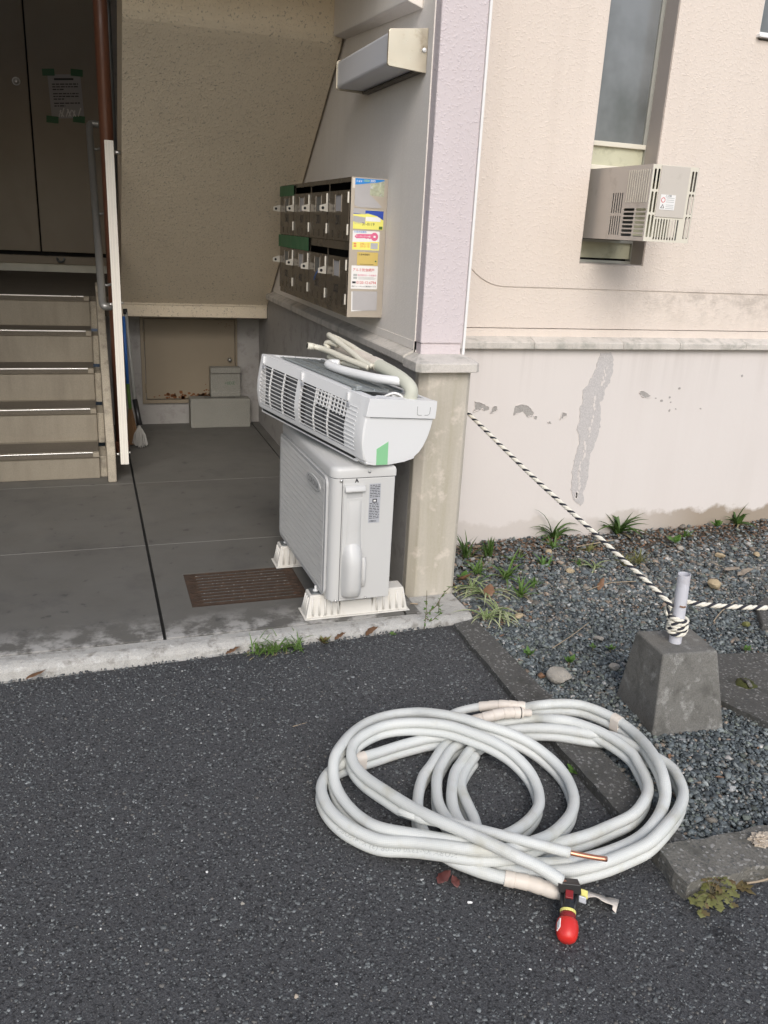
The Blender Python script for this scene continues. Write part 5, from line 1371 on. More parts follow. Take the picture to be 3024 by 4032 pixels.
for s_, idx in ((sP, nP - 46), (sQ, 246), (sP, nP - 24)):
    # flat cream tape round both pipes
    c = Vector(s_[idx]); t = (Vector(s_[idx + 1]) - s_[idx - 1]).normalized(); lo = Vector((-.004, -.006, -.0262))
    e2 = Vector((0, 0, 1)); e1 = t.cross(e2).normalized(); mid = c + lo * .5
    vs = []
    for sg in (-1, 1):
        for k in range(20):
            a = 2 * math.pi * k / 20
            cen = c if math.sin(a) > 0 else c + lo
            r = (RT if math.sin(a) > 0 else RN) + .0016
            vs.append(cen + e1 * r * math.cos(a) + e2 * r * math.sin(a) + t * sg * .0155)
    g = G(); g.add(vs, [(k, (k+1) % 20, 20 + (k+1) % 20, 20 + k) for k in range(20)] + [tuple(range(19, -1, -1)), tuple(range(20, 40))])
    part('tape_band', g, MAT['tape'], cl, smooth=False)
# taped stub end with a plug
e = Vector(sP[-1]); d_ = (e - Vector(sP[-4])).normalized()
part('end_plug', G().lathe([(.0172, -.002), (.0172, .004), (.012, .008), (.012, .030), (.008, .034), (0, .035)], e, d_, 14), MAT['tape'], cl, smooth=True)
part('dark_mouth', G().lathe([(.0185, -.001), (.0185, .002), (.01, .003)], e - d_ * .004, d_, 14), MAT['blackplastic'], cl)
# loose tape tail at the right of the pipe tool
def ribbon(pts, w, mat, nm, par):
    L = spline(pts, 5); g = G(); vs = []
    for i, p in enumerate(L):
        a = Vector(L[max(i-1, 0)]); b = Vector(L[min(i+1, len(L)-1)]); t = (b - a).normalized()
        s = t.cross(Vector((0, .35, 1))).normalized(); tw = .25 * math.sin(i * .16)
        s = (s + Vector((0, 0, tw))).normalized()
        vs += [p - s * w / 2, p + Vector((0, 0, .003 * mnoise.noise(Vector((i * .5, 4, 4))))), p + s * w / 2]
    n = len(L); fs = [(3*i, 3*i+1, 3*i+4, 3*i+3) for i in range(n-1)] + [(3*i+1, 3*i+2, 3*i+5, 3*i+4) for i in range(n-1)]
    g.add(vs, fs); o = part(nm, g, mat, par, smooth=True)
    md = o.modifiers.new('thick', 'SOLIDIFY'); md.thickness = .0012
    return o
ribbon([(1.052, 1.362, -.004), (1.075, 1.358, -.006), (1.094, 1.350, -.012), (1.110, 1.338, -.016), (1.122, 1.332, -.022), (1.132, 1.322, -.026)], .050, MAT['tape'], 'tape_tail', cl)
# faint printing along the lower strand
def print_on(path, i0, i1, r, body, h, ang, mat):
    L = [Vector(p) for p in path[i0:i1]]
    cum = [0]
    for a, b in zip(L, L[1:]): cum.append(cum[-1] + (b - a).length)
    me = text_mesh(body, h, mat, cum[-1] * .96)
    for v in me.vertices:
        s = max(0.0, min(v.co.x, cum[-1] - 1e-5)); i = 0
        while cum[i + 1] < s: i += 1
        t = (L[i+1] - L[i]).normalized(); p = L[i].lerp(L[i+1], (s - cum[i]) / (cum[i+1] - cum[i]))
        e1 = Vector((t.y, -t.x, 0)).normalized()
        if e1.y > 0: e1 = -e1
        a = ang + (v.co.y - h * .4) / r
        v.co = p + (e1 * math.cos(a) + Vector((0, 0, 1)) * math.sin(a)) * (r + .0004)
    inst('lettering', me, cl, Matrix.Identity(4))
print_on(drop(sP), 268, 292, RN, 'NUBA RP-2320 05-06 (3) K14NU6N', .010, .75, MAT['faintink'])

# ---- red and black tool on the pipe end
tl = thing('pipe_tool', 'red and black pipe cutting tool clamped on the pipe end', 'tool', (1.00, 1.33, -0.045))
hd = Vector((1.012, 1.362, 0.030)); hx = Vector((.93, -.36, -.05)).normalized(); hz = Vector((-.05, .30, .95)).normalized(); hy = hz.cross(hx)
MT = Matrix(((hx.x, hy.x, hz.x, hd.x), (hx.y, hy.y, hz.y, hd.y), (hx.z, hy.z, hz.z, hd.z), (0, 0, 0, 1)))
g = G(MT); g.poly([(-.016, -.012), (-.011, -.012), (-.011, .002), (.011, .002), (.011, -.012), (.016, -.012), (.016, .012), (-.016, .012)], [], lambda a, b, d: (d, a, b), -.027, .027)
part('jaw', g, MAT['blackplastic'], tl, bevel=.0015)
part('roller', G(MT).tube([(-.022, -.004, -.010), (.022, -.004, -.010)], .0075, 12), MAT['blackplastic'], tl, smooth=True)
top_ = hd + Vector((-.002, -.008, -.012)); bt = Vector((.972, 1.290, -.012))
axh = (bt - top_).normalized(); Lh = (bt - top_).length
part('frame', G().lathe([(.010, 0), (.0145, .004), (.0145, .030), (.0165, .036), (.0165, .043), (0, .044)], top_, axh, 8), MAT['blackplastic'], tl)
sidev = axh.cross(Vector((0, 0, 1))).normalized()
for s in (-1, 1):
    c0 = top_ + sidev * .0155 * s
    part('frame_arm', G().tube([c0, c0 + axh * .022, c0 + axh * .046 - sidev * .003 * s], .0052, 8), MAT['blackplastic'], tl, smooth=True)
upn = sidev.cross(axh).normalized()
if upn.z < 0: upn = -upn
c = top_ + axh * .012 + upn * .0135
g = G(basis(c, sidev, axh)); g.box(-.009, .009, -.010, .010, -.004, .004); part('slide_block', g, MAT['darkred'], tl, bevel=.0015)
part('yellow_ring', G().lathe([(.0180, 0), (.0188, .001), (.0188, .006), (.0180, .007)], top_ + axh * .0445, axh, 20), MAT['yellow'], tl, smooth=False)
part('collar', G().lathe([(.0178, 0), (.0185, .004), (.0190, .012), (.0182, .017), (0, .018)], top_ + axh * .0516, axh, 20), MAT['darkred'], tl, smooth=True)
kn = part('knob', G().lathe([(0, 0), (.0210, .0), (.0238, .004), (.0258, .014), (.0258, .026), (.0240, .037), (.0200, .046), (.013, .051), (0, .052)], top_ + axh * .066, axh, 24), MAT['red'], tl, smooth=True)
cb = top_ + axh * .088 + (sidev if sidev.x < 0 else -sidev) * .0205 + upn * .015
g = G(basis(cb, axh, Vector((.35, -.1, .9)))); g.box(-.010, .010, -.007, .007, -.001, .0015); part('label', g, MAT['paper'], kn)
g = G(basis(hd + Vector((.030, -.022, -.012)), Vector((.8, -.55, -.1)), Vector((.1, .3, .9)))); g.box(-.008, .010, -.010, .010, -.003, .003); part('yellow_tag', g, MAT['yellow'], tl, bevel=.002)
g = G(basis(hd + Vector((.024, -.030, -.018)), Vector((.8, -.55, -.1)), Vector((.1, .3, .9)))); g.box(-.010, .008, -.010, .006, -.002, .004); part('blue_tag', g, MAT['silverlabel'], tl, bevel=.002)

# ================================================================ kerbs, anchor block, rope
def rough_block(ol, z0, z1, name, mat, label, cat='kerb', amp=.006, sub=9, bev=.010, loc=None, grp=None):
    g = G(); n = len(ol)
    pts = []
    for i in range(n):
        a = Vector(ol[i]); b = Vector(ol[(i+1) % n]); m = max(1, int((b - a).length / .035))
        for k in range(m):
            p = a.lerp(b, k / m); pts.append((p.x + amp * mnoise.noise(Vector((p.x * 17, p.y * 17, 1))), p.y + amp * mnoise.noise(Vector((p.x * 17, p.y * 17, 5)))))
    g.poly(pts, [], mpXY(), z0, z1)
    o = part(name, g, mat, None, bevel=bev, seg=3)
    tag(o, label, cat, grp)
    return o
rough_block([(1.313, 1.445), (1.428, 1.435), (1.438, 2.20), (1.434, 2.815), (1.330, 2.785), (1.312, 2.25)], -.14, .000, 'edging_kerb', MAT['kerb'], 'long dark concrete edging kerb between asphalt and gravel', grp='concrete edging kerbs')
rough_block([(1.312, 1.302), (2.9, 1.286), (2.9, 1.408), (1.43, 1.428), (1.32, 1.438)], -.14, .018, 'edging_kerb', MAT['kerb_light'], 'broken pale corner kerb at the lower right with a weed at its foot', amp=.016, grp='concrete edging kerbs')
rough_block([(1.872, 2.370), (2.098, 1.775), (2.95, 1.60), (2.95, 2.17)], -.12, .004, 'concrete_slab', MAT['kerb'], 'flat dark concrete slab with a mossy hole behind the anchor block', 'slab', amp=.004)
ms = thing('moss_tuft', 'round green moss cushion filling the hole of the dark slab', 'moss', (2.177, 2.084, .004))
g = G(); rm = random.Random(4); vs = []
R_ = 14
ring = [(0, .006), (.012, .012), (.024, .013), (.034, .006), (.040, -.002)]
vs = [];
for r, h in ring:
    for k in range(R_):
        a = 2 * math.pi * k / R_; q = r * rm.uniform(.85, 1.15); vs.append((2.177 + q * math.cos(a), 2.084 + q * math.sin(a), .004 + h * rm.uniform(.6, 1.2)))
g.add(vs, [(i*R_ + k, i*R_ + (k+1) % R_, (i+1)*R_ + (k+1) % R_, (i+1)*R_ + k) for i in range(len(ring)-1) for k in range(R_)])
part('cushion', g, MAT['moss'], ms, smooth=True)
part('rod', G().tube([(2.175, 2.10, .012), (2.172, 2.07, .022), (2.165, 2.045, .016)], .007, 8), MAT['kerb_light'], ms, smooth=True)
rough_block([(2.60, 2.47), (2.75, 2.40), (3.2, 2.60), (2.82, 2.70), (2.72, 2.635)], -.12, .012, 'concrete_slab', MAT['kerb'], 'dark concrete slab corner under the rope at the right edge', 'slab', amp=.004)

ab = thing('rope_anchor', 'tapered concrete anchor block holding a grey plastic pipe', 'anchor block', (1.79, 2.04, -.02))
bq = [(1.652, 1.905), (1.917, 1.878), (1.950, 2.135), (1.690, 2.172)]
tq = [(1.692, 1.968), (1.888, 1.946), (1.910, 2.106), (1.704, 2.135)]
part('block', G().hexa([(x, y, -.03) for x, y in bq], [(x, y, .247) for x, y in tq]), MAT['weight'], ab, bevel=.007, seg=3)
pb = Vector((1.787, 2.035, .245)); pt = Vector((1.776, 2.035, .492))
g = G(); pd_ = (pt - pb).normalized(); hL = (pt - pb).length
g.lathe([(.0, .0), (.0205, 0), (.0205, hL), (.0178, hL), (.0178, hL - .10), (0, hL - .10)], pb, pd_, 22); autosmooth(part('pipe', g, MAT['pvc'], ab), 40)
cm_ = pb.lerp(pt, .56); g = G(); g.tube([cm_ + Vector((-.014, -.0155, .002)), cm_ + Vector((-.004, -.0212, .0)), cm_ + Vector((.004, -.0208, .001))], .0032, 6); part('rust_mark', g, MAT['leafbrown'], ab)

rp_ = thing('rope', 'black and white twisted rope from the pillar round the pipe and out right', 'rope', (1.6, 2.6, .5))
def helix_rope(path, R, r, pitch, name):
    P = spline(path, 40); L = [0]
    for a, b in zip(P, P[1:]): L.append(L[-1] + (b - a).length)
    step = pitch / 10; pts = []; s = 0; i = 0
    while s < L[-1]:
        while L[i+1] < s: i += 1
        pts.append((P[i].lerp(P[i+1], (s - L[i]) / max(L[i+1] - L[i], 1e-9)), s)); s += step
    C_ = [p for p, _ in pts]; n = len(C_)
    fr = []; nr = None
    for k in range(n):
        t = (C_[min(k+1, n-1)] - C_[max(k-1, 0)]).normalized()
        if nr is None: nr = t.orthogonal().normalized()
        nr = (nr - t * nr.dot(t)).normalized(); fr.append((nr.copy(), t.cross(nr)))
    for q in range(3):
        st_ = []
        for k in range(n):
            a = -2 * math.pi * pts[k][1] / pitch + q * 2 * math.pi / 3
            st_.append(C_[k] + (fr[k][0] * math.cos(a) + fr[k][1] * math.sin(a)) * R)
        part('strand', G().tube(st_, r, 7), MAT['ropeblack'] if q == 0 else MAT['ropewhite'], rp_, smooth=True)
RR, Rr, PT = .0042, .0047, .048
tie = pb.lerp(pt, .53)
helix_rope([(1.454, 3.53, .872), (1.518, 3.2, .765), (1.60, 2.77, .618), (1.68, 2.36, .492), (1.736, 2.06, .398), (1.752, 2.052, .372), (1.752, 2.056, .340)], RR, Rr, PT, 'left')
hw = []
for k in range(46):
    a = 2.6 + k * .62; z = .338 - .052 * k / 46 + .004 * math.sin(k)
    c = pb.lerp(pt, (z - .245) / .247); hw.append((c.x + .0275 * math.cos(a), c.y + .0275 * math.sin(a), z))
helix_rope(hw, RR, Rr, PT, 'wrap')
helix_rope([(1.752, 2.06, .345), (1.77, 2.07, .375), (1.803, 2.055, .384), (1.86, 2.01, .386), (2.014, 1.93, .396), (2.5, 1.80, .40), (3.2, 1.70, .42)], RR, Rr, PT, 'right')
part('hook', G().tube([(1.4525, 3.53, .885), (1.470, 3.53, .885), (1.474, 3.53, .872), (1.464, 3.53, .862)], .004, 8), MAT['galvdark'], rp_, smooth=True)

# ================================================================ gravel bed
g = G()
nx, ny = 44, 40
def soil_z(x, y):
    return -.030 + .012 * mnoise.noise(Vector((x * 2.2, y * 2.2, 0))) + .018 * max(0, min(1, (y - 3.0) / .6))
vs = [(1.42 + (6.5 - 1.42) * (i / nx) ** 1.6, 1.41 + (3.66 - 1.41) * j / ny) for j in range(ny + 1) for i in range(nx + 1)]
g.add([(x, y, soil_z(x, y)) for x, y in vs], [(j*(nx+1) + i, j*(nx+1) + i + 1, (j+1)*(nx+1) + i + 1, (j+1)*(nx+1) + i) for j in range(ny) for i in range(nx)])
o = part('gravel_bed', g, MAT['soil'], None, smooth=True); tag(o, 'dark soil bed beneath the gravel', kind='structure')

def inside(x, y, poly):
    c = False; n = len(poly); j = n - 1
    for i in range(n):
        if ((poly[i][1] > y) != (poly[j][1] > y)) and x < (poly[j][0] - poly[i][0]) * (y - poly[i][1]) / (poly[j][1] - poly[i][1]) + poly[i][0]: c = not c
        j = i
    return c
def gravel():
    rng = np.random.default_rng(12)
    t = (1 + 5 ** .5) / 2
    iv = np.array([(-1,t,0),(1,t,0),(-1,-t,0),(1,-t,0),(0,-1,t),(0,1,t),(0,-1,-t),(0,1,-t),(t,0,-1),(t,0,1),(-t,0,-1),(-t,0,1)], float); iv /= np.linalg.norm(iv[0])
    it = np.array([(0,11,5),(0,5,1),(0,1,7),(0,7,10),(0,10,11),(1,5,9),(5,11,4),(11,10,2),(10,7,6),(7,1,8),(3,9,4),(3,4,2),(3,2,6),(3,6,8),(3,8,9),(4,9,5),(2,4,11),(6,2,10),(8,6,7),(9,8,1)])
    pos = []
    N = 165000
    xs = 1.425 + (4.3 - 1.425) * rng.random(N) ** 1.2; ys = 1.42 + (3.635 - 1.42) * rng.random(N)
    slab1 = [(1.885, 2.36), (2.105, 1.785), (2.95, 1.61), (2.95, 2.16)]; slab2 = [(2.62, 2.47), (2.75, 2.42), (3.18, 2.60), (2.82, 2.69)]
    keep = np.ones(N, bool)
    # the wedge in view and a good step beyond it
    keep &= xs < 2.55 + (ys - 1.42) * 1.02
    # bare earthy strip close to the wall
    pr = np.where(ys > 2.95, 1 - .86 * np.clip((ys - 2.95) / .5, 0, 1), 1.0); keep &= rng.random(N) < pr
    keep &= ~((xs < 1.46) & (ys > 3.02))
    idx = np.nonzero(keep)[0]
    idx = np.array([i for i in idx if not inside(xs[i], ys[i], slab1) and not inside(xs[i], ys[i], slab2)])
    n = len(idx); x = xs[idx]; y = ys[idx]
    size = np.clip(rng.lognormal(math.log(.0054), .38, n), .0028, .016)
    size *= np.where(y > 2.9, 1.25, 1.0)
    z0 = np.array([soil_z(a, b) for a, b in zip(x, y)])
    lift = rng.random(n) * .016
    V = iv[None] * (1 + .30 * rng.standard_normal((n, 12, 1)) * .8)
    V = V * size[:, None, None] * np.stack([rng.uniform(.8, 1.45, n), rng.uniform(.7, 1.15, n), rng.uniform(.45, .75, n)], 1)[:, None, :]
    a = rng.uniform(0, 6.283, n); ca, sa = np.cos(a), np.sin(a)
    X = V[:, :, 0] * ca[:, None] - V[:, :, 1] * sa[:, None]; Yv = V[:, :, 0] * sa[:, None] + V[:, :, 1] * ca[:, None]
    b = rng.normal(0, .35, n); cb, sb = np.cos(b), np.sin(b); Z = V[:, :, 2]
    X2 = X * cb[:, None] + Z * sb[:, None]; Z2 = -X * sb[:, None] + Z * cb[:, None]
    co = np.stack([X2 + x[:, None], Yv + y[:, None], Z2 + (z0 + lift)[:, None]], 2).reshape(-1, 3)
    fa = (it[None] + (np.arange(n) * 12)[:, None, None]).reshape(-1, 3)
    me = bpy.data.meshes.new('gravel')
    me.vertices.add(len(co)); me.vertices.foreach_set('co', co.astype('f').ravel())
    me.loops.add(fa.size); me.loops.foreach_set('vertex_index', fa.astype('i').ravel())
    me.polygons.add(len(fa)); me.polygons.foreach_set('loop_start', (np.arange(len(fa)) * 3).astype('i')); me.polygons.foreach_set('loop_total', np.full(len(fa), 3, 'i'))
    me.update(calc_edges=True)
    pal = np.array([(.085,.100,.105),(.12,.14,.145),(.17,.19,.185),(.22,.24,.235),(.055,.065,.07),(.14,.16,.135),(.20,.18,.15),(.30,.30,.29),(.27,.21,.16),(.42,.40,.37)])
    pw = np.array([.22,.22,.16,.09,.14,.08,.04,.03,.015,.005])
    pw2 = np.array([.17,.15,.13,.09,.12,.07,.11,.06,.07,.03])
    ch = np.where(y < 2.75, rng.choice(10, n, p=pw / pw.sum()), rng.choice(10, n, p=pw2 / pw2.sum()))
    col = pal[ch] * rng.uniform(.55, 1.5, (n, 1))
    ca_ = me.color_attributes.new('stone', 'FLOAT_COLOR', 'POINT')
    cc_ = np.ones((n, 12, 4), 'f'); cc_[:, :, :3] = col[:, None, :]
    ca_.data.foreach_set('color', cc_.ravel())
    me.materials.append(MAT['gravel'])
    o = bpy.data.objects.new('gravel', me); link(o)
    tag(o, 'blue grey crushed stone gravel covering the bed by the wall', 'gravel', kind='stuff'); del o['category']
gravel()

# ---- stone chips standing proud of the worn asphalt
def asphalt_chips():
    rng = np.random.default_rng(5); N = 52000
    y = 0.55 + (2.83 - 0.55) * rng.random(N) ** 1.1; x = -0.75 + (1.75 + 0.75) * rng.random(N)
    keep = (x > -0.62 + (y - .55) * .02 - .1) & (y > .62 - .1 * x) & ((x < 1.315) | (y < 1.292))
    x, y = x[keep], y[keep]; n = len(x)
    z = np.array([asphalt_z(a, b) + 0.004 * mnoise.noise(Vector((a * 1.1, b * 1.1, 3))) for a, b in zip(x, y)])
    r = np.clip(rng.lognormal(math.log(.0031), .45, n), .0013, .009)
    K = 6; ang = np.sort(rng.uniform(0, 6.283, (n, K)), 1) * .35 + (np.arange(K) * 6.283 / K)[None] * .65 + rng.uniform(0, 6.283, (n, 1))
    rad = r[:, None] * rng.uniform(.65, 1.15, (n, K)); st = rng.uniform(.6, 1.0, n)[:, None]; th = rng.uniform(0, 3.14, n)[:, None]
    ux, uy = rad * np.cos(ang), rad * np.sin(ang) * st
    px, py = ux * np.cos(th) - uy * np.sin(th), ux * np.sin(th) + uy * np.cos(th)
    tilt = rng.normal(0, .16, (n, 2)); h = rng.uniform(.0002, .0022, n)[:, None]
    top = np.stack([x[:, None] + px * .85, y[:, None] + py * .85, z[:, None] + h + px * tilt[:, :1] + py * tilt[:, 1:]], 2)
    bot = np.stack([x[:, None] + px, y[:, None] + py, z[:, None] - .004 + 0 * px], 2)
    co = np.concatenate([top, bot], 1).reshape(-1, 3)
    f = []
    tri = [(0, k, k + 1) for k in range(1, K - 1)] + [(k, K + k, K + (k + 1) % K) for k in range(K)] + [(k, K + (k + 1) % K, (k + 1) % K) for k in range(K)]
    fa = (np.array(tri)[None] + (np.arange(n) * 2 * K)[:, None, None]).reshape(-1, 3)
    me = bpy.data.meshes.new('asphalt_chips')
    me.vertices.add(len(co)); me.vertices.foreach_set('co', co.astype('f').ravel())
    me.loops.add(fa.size); me.loops.foreach_set('vertex_index', fa.astype('i').ravel())
    me.polygons.add(len(fa)); me.polygons.foreach_set('loop_start', (np.arange(len(fa)) * 3).astype('i')); me.polygons.foreach_set('loop_total', np.full(len(fa), 3, 'i'))
    me.update(calc_edges=True)
    pal = np.array([(.050,.052,.054),(.080,.084,.085),(.110,.117,.117),(.15,.16,.158),(.13,.122,.11),(.20,.21,.21),(.29,.295,.29),(.50,.50,.48)])
    pw = np.array([.24,.28,.24,.14,.05,.04,.009,.002]); ch = rng.choice(8, n, p=pw / pw.sum())
    col = pal[ch] * rng.uniform(.9, 1.45, (n, 1))
    cc_ = np.ones((n, 2 * K, 4), 'f'); cc_[:, :, :3] = col[:, None, :]
    ca_ = me.color_attributes.new('stone', 'FLOAT_COLOR', 'POINT'); ca_.data.foreach_set('color', cc_.ravel())
    me.materials.append(MAT['gravel'])
    o = bpy.data.objects.new('asphalt_chips', me); link(o)
    tag(o, 'grey stone chips showing in the worn asphalt surface', kind='stuff')
asphalt_chips()
# ---- single rocks among the gravel
def rock(x, y, z, s, mat, label, seed, flat=.6, grp='loose rocks on the gravel'):
    bm = bmesh.new(); bmesh.ops.create_icosphere(bm, subdivisions=3, radius=1)
    r0 = random.Random(seed); sx, sy = r0.uniform(.85, 1.25), r0.uniform(.7, 1.0); rot = Matrix.Rotation(r0.uniform(0, 6), 3, 'Z')
    cuts = [(Vector((r0.gauss(0, 1), r0.gauss(0, 1), r0.gauss(0, 1))).normalized(), r0.uniform(.55, .85)) for _ in range(9)]
    for v in bm.verts:
        p = v.co.copy()
        for nrm, d in cuts:
            e = p.dot(nrm) - d
            if e > 0: p -= nrm * e * .9
        p += p * .10 * mnoise.noise(p * 2.3 + Vector((seed, 0, 0)))
        p = rot @ Vector((p.x * sx, p.y * sy, p.z * flat)) * s
        v.co = p
    me = bpy.data.meshes.new('rock'); bm.to_mesh(me); bm.free(); me.materials.append(mat)
    o = bpy.data.objects.new('rock', me); link(o, None, Matrix.Translation((x, y, z))); autosmooth(o, 28)
    tag(o, label, 'rock', grp)
RK = [(1.536, 2.30, .008, .056, 'rockpale', 'large pale angular rock near the edging kerb', .55), (2.69, 2.875, .008, .036, 'rocktan', 'smooth tan rock behind the plastic pipe', .75),
      (2.122, 3.415, .004, .020, 'rocktan', 'small round tan stone below the grass at the wall', .8), (2.993, 3.196, .004, .024, 'rocktan', 'tan stone at the right edge near the wall', .6),
      (2.851, 3.327, .004, .026, 'rockpale', 'pale flat stone beside the broad leaved seedling', .5), (2.099, 3.178, .002, .027, 'rocktan', 'flat tan stone in the middle of the gravel', .5),
      (2.411, 3.028, .006, .030, 'rockpale', 'pale grey rock just under the slanting rope', .6), (1.632, 2.799, -.002, .022, 'rocktan', 'tan chip near the striped leaves', .5),
      (1.854, 2.541, -.002, .020, 'rockpale', 'pale chip between the big rock and the anchor block', .6), (3.202, 3.167, .004, .020, 'rocktan', 'reddish tan chip at the far right edge', .6),
      (2.551, 2.504, -.002, .020, 'olive', 'yellow green pebble below the right rope', .6), (1.48, 2.33, -.004, .018, 'leafbrown', 'brown chip touching the large pale rock', .6),
      (1.62, 3.40, .0, .030, 'rockgrey', 'grey stone by the foot of the pillar', .5), (1.78, 2.32, -.002, .022, 'rockpale', 'pale chip in front of the large rock', .6)]
for k, (x, y, z, s, m, lb_, fl_) in enumerate(RK): rock(x, y, z, s, MAT[m], lb_, k + 3, fl_)

# ---- grass tufts and weeds
def blade(g, base, d, L, w, droop, n=6, fold=.0):
    d = Vector(d).normalized(); side = d.cross(Vector((0, 0, 1)))
    side = side.normalized() if side.length > 1e-3 else Vector((1, 0, 0))
    p = Vector(base); vs = []
    for i in range(n + 1):
        t = i / n; ww = w * (1 - t ** 1.8) * (.55 + .45 * min(1, t * 4))
        vs += [p - side * ww, p + Vector((0, 0, -ww * fold)), p + side * ww]
        d = (d + Vector((0, 0, -droop / n)) + Vector((d.x, d.y, 0)) * droop * .4 / n).normalized()
        p = p + d * L / n
    g.add(vs, [(3*i, 3*i+1, 3*i+4, 3*i+3) for i in range(n)] + [(3*i+1, 3*i+2, 3*i+5, 3*i+4) for i in range(n)])
def tuft(x, y, z, n, L, w, mat, label, seed, spread=.8, droop=1.2, cat='grass', grp='grass tufts in the gravel', name='grass_tuft', r=.015):
    r0 = random.Random(seed); g = G(); n = int(n * 1.35); L = L * 1.2; w = w * 1.15
    for k in range(n):
        a = r0.uniform(0, 6.283); sp = r0.uniform(.15, spread)
        blade(g, (x + r0.uniform(-r, r), y + r0.uniform(-r, r), z), (sp * math.cos(a), sp * math.sin(a), 1), L * r0.uniform(.55, 1.1), w * r0.uniform(.7, 1.1), droop * r0.uniform(.6, 1.4), fold=.6)
    t = thing(name, label, cat, (x, y, z), grp)
    part('blades', g, mat, t, smooth=True)
    gd = G()
    for k in range(max(3, n // 4)):
        a = r0.uniform(0, 6.283); sp = r0.uniform(.8, 2.2)
        blade(gd, (x + r0.uniform(-r, r) * 1.5, y + r0.uniform(-r, r), z), (sp * math.cos(a), sp * math.sin(a), .8), L * r0.uniform(.4, .9), w * r0.uniform(.4, .8), droop * 1.4, fold=.4)
    part('dead_blades', gd, MAT['deadgrass'], t, smooth=True)
    return t
T = tuft; gz = -.012
T(2.263, 3.60, .0, 17, .17, .0085, MAT['grassdark'], 'arching grass tuft at the wall left of the rope', 1, .9, 1.6)
T(2.656, 3.61, .0, 24, .17, .0125, MAT['grassdark'], 'broad bladed dark grass tuft at the wall beside the rope', 2, 1.0, 1.3)
T(2.176, 3.48, -.004, 14, .085, .0045, MAT['grass'], 'short bright grass just in front of the arching tuft', 3)
T(1.684, 3.45, -.004, 16, .13, .0055, MAT['grassdark'], 'grass tuft against the right side of the pillar', 4, .5, .9)
T(1.796, 3.45, -.004, 14, .11, .0055, MAT['grassdark'], 'second grass tuft right of the pillar by the wall', 5, .6, 1.0)
T(1.764, 3.19, gz, 13, .14, .0065, MAT['grass'], 'tall leaning grass tuft in the middle of the gravel left side', 6, 1.0, 1.3)
T(1.743, 2.995, gz, 16, .10, .0055, MAT['grass'], 'bright spiky grass tuft nearer the edging kerb', 7, .9, .8)
T(2.02, 3.281, gz, 8, .075, .007, MAT['weed'], 'small light green tuft beside the tan stone', 8, .7)
T(2.442, 3.218, gz, 26, .085, .0028, MAT['olive'], 'wispy yellow green grass under the slanting rope', 9, .9, 1.2)
T(2.528, 3.226, gz, 20, .080, .0028, MAT['olive'], 'wispy yellow green grass right of the slanting rope', 10, .9, 1.2)
T(2.216, 3.265, gz, 9, .05, .0035, MAT['weed'], 'tiny fine green tuft in mid gravel', 12, .9)
T(1.92, 3.38, gz, 16, .07, .004, MAT['grass'], 'low fine grass clump between the pillar tufts and the wall grass', 40, 1.0, 1.2)
T(1.66, 3.27, gz, 18, .09, .0045, MAT['grass'], 'low grass clump right behind the striped plants', 41, 1.0, 1.2)
T(1.86, 3.08, gz, 14, .06, .0035, MAT['weed'], 'sparse light green clump right of the spiky tuft', 42, 1.1, 1.0)
T(2.35, 3.42, gz, 14, .07, .0035, MAT['olive'], 'sparse olive clump left of the rope near the wall', 43, 1.0, 1.2)
T(3.02, 3.50, gz, 12, .06, .004, MAT['weed'], 'low weed clump by the wall right of the round leaved seedling', 44, 1.0, 1.0)
T(3.45, 3.60, .0, 14, .12, .010, MAT['grassdark'], 'dark leafy tuft at the wall on the right frame edge', 13, 1.0, 1.2)
def striped(x, y, z, seed, label, n=9, L=.13):
    n += 5; L *= 1.25; r0 = random.Random(seed); g1 = G(); g2 = G()
    for k in range(n):
        a = r0.uniform(0, 6.283); sp = r0.uniform(.6, 1.4); l = L * r0.uniform(.6, 1.15); b = (x + r0.uniform(-.012, .012), y + r0.uniform(-.012, .012), z)
        dr = r0.uniform(1.2, 2.2)
        blade(g1, b, (sp * math.cos(a), sp * math.sin(a), 1), l, .0052, dr, fold=.3)
        blade(g2, (b[0], b[1], b[2] + .0012), (sp * math.cos(a), sp * math.sin(a), 1), l * .93, .0024, dr, fold=.3)
    t = thing('spider_plant', label, 'plant', (x, y, z), 'striped spider plants by the pillar')
    part('pale_leaves', g1, MAT['variegated'], t, smooth=True); part('green_stripes', g2, MAT['grass'], t, smooth=True)
striped(1.56, 3.11, -.005, 1, 'striped spider plant hugging the pillar foot', 10)
striped(1.59, 3.03, -.005, 2, 'striped spider plant in front of the pillar foot one', 10, .15)
striped(1.565, 2.85, -.005, 3, 'striped spider plant halfway along the porch corner', 9, .14)
striped(1.475, 2.80, .0, 4, 'striped spider plant hanging over the start of the edging kerb', 8, .13)
striped(2.256, 3.206, -.008, 5, 'lone striped spider plant under the middle of the rope', 5, .10)
def leafshape(L, w, n=7, curl=.3, lobes=0.0, seed=0):
    """leaf in local xy, stalk at origin"""
    r0 = random.Random(seed); vs = []; 
    for i in range(n + 1):
        t = i / n; ww = w * math.sin(math.pi * min(1, t ** .75 * .98 + .02)) ** .8 * (1 + lobes * math.sin(i * 2.4))
        z = curl * L * (t * t) * .5 + r0.uniform(-.04, .04) * L
        vs += [(L * t, -ww, z + abs(ww) * curl), (L * t, 0, z), (L * t, ww, z + abs(ww) * curl)]
    return vs, [(3*i, 3*i+1, 3*i+4, 3*i+3) for i in range(n)] + [(3*i+1, 3*i+2, 3*i+5, 3*i+4) for i in range(n)]
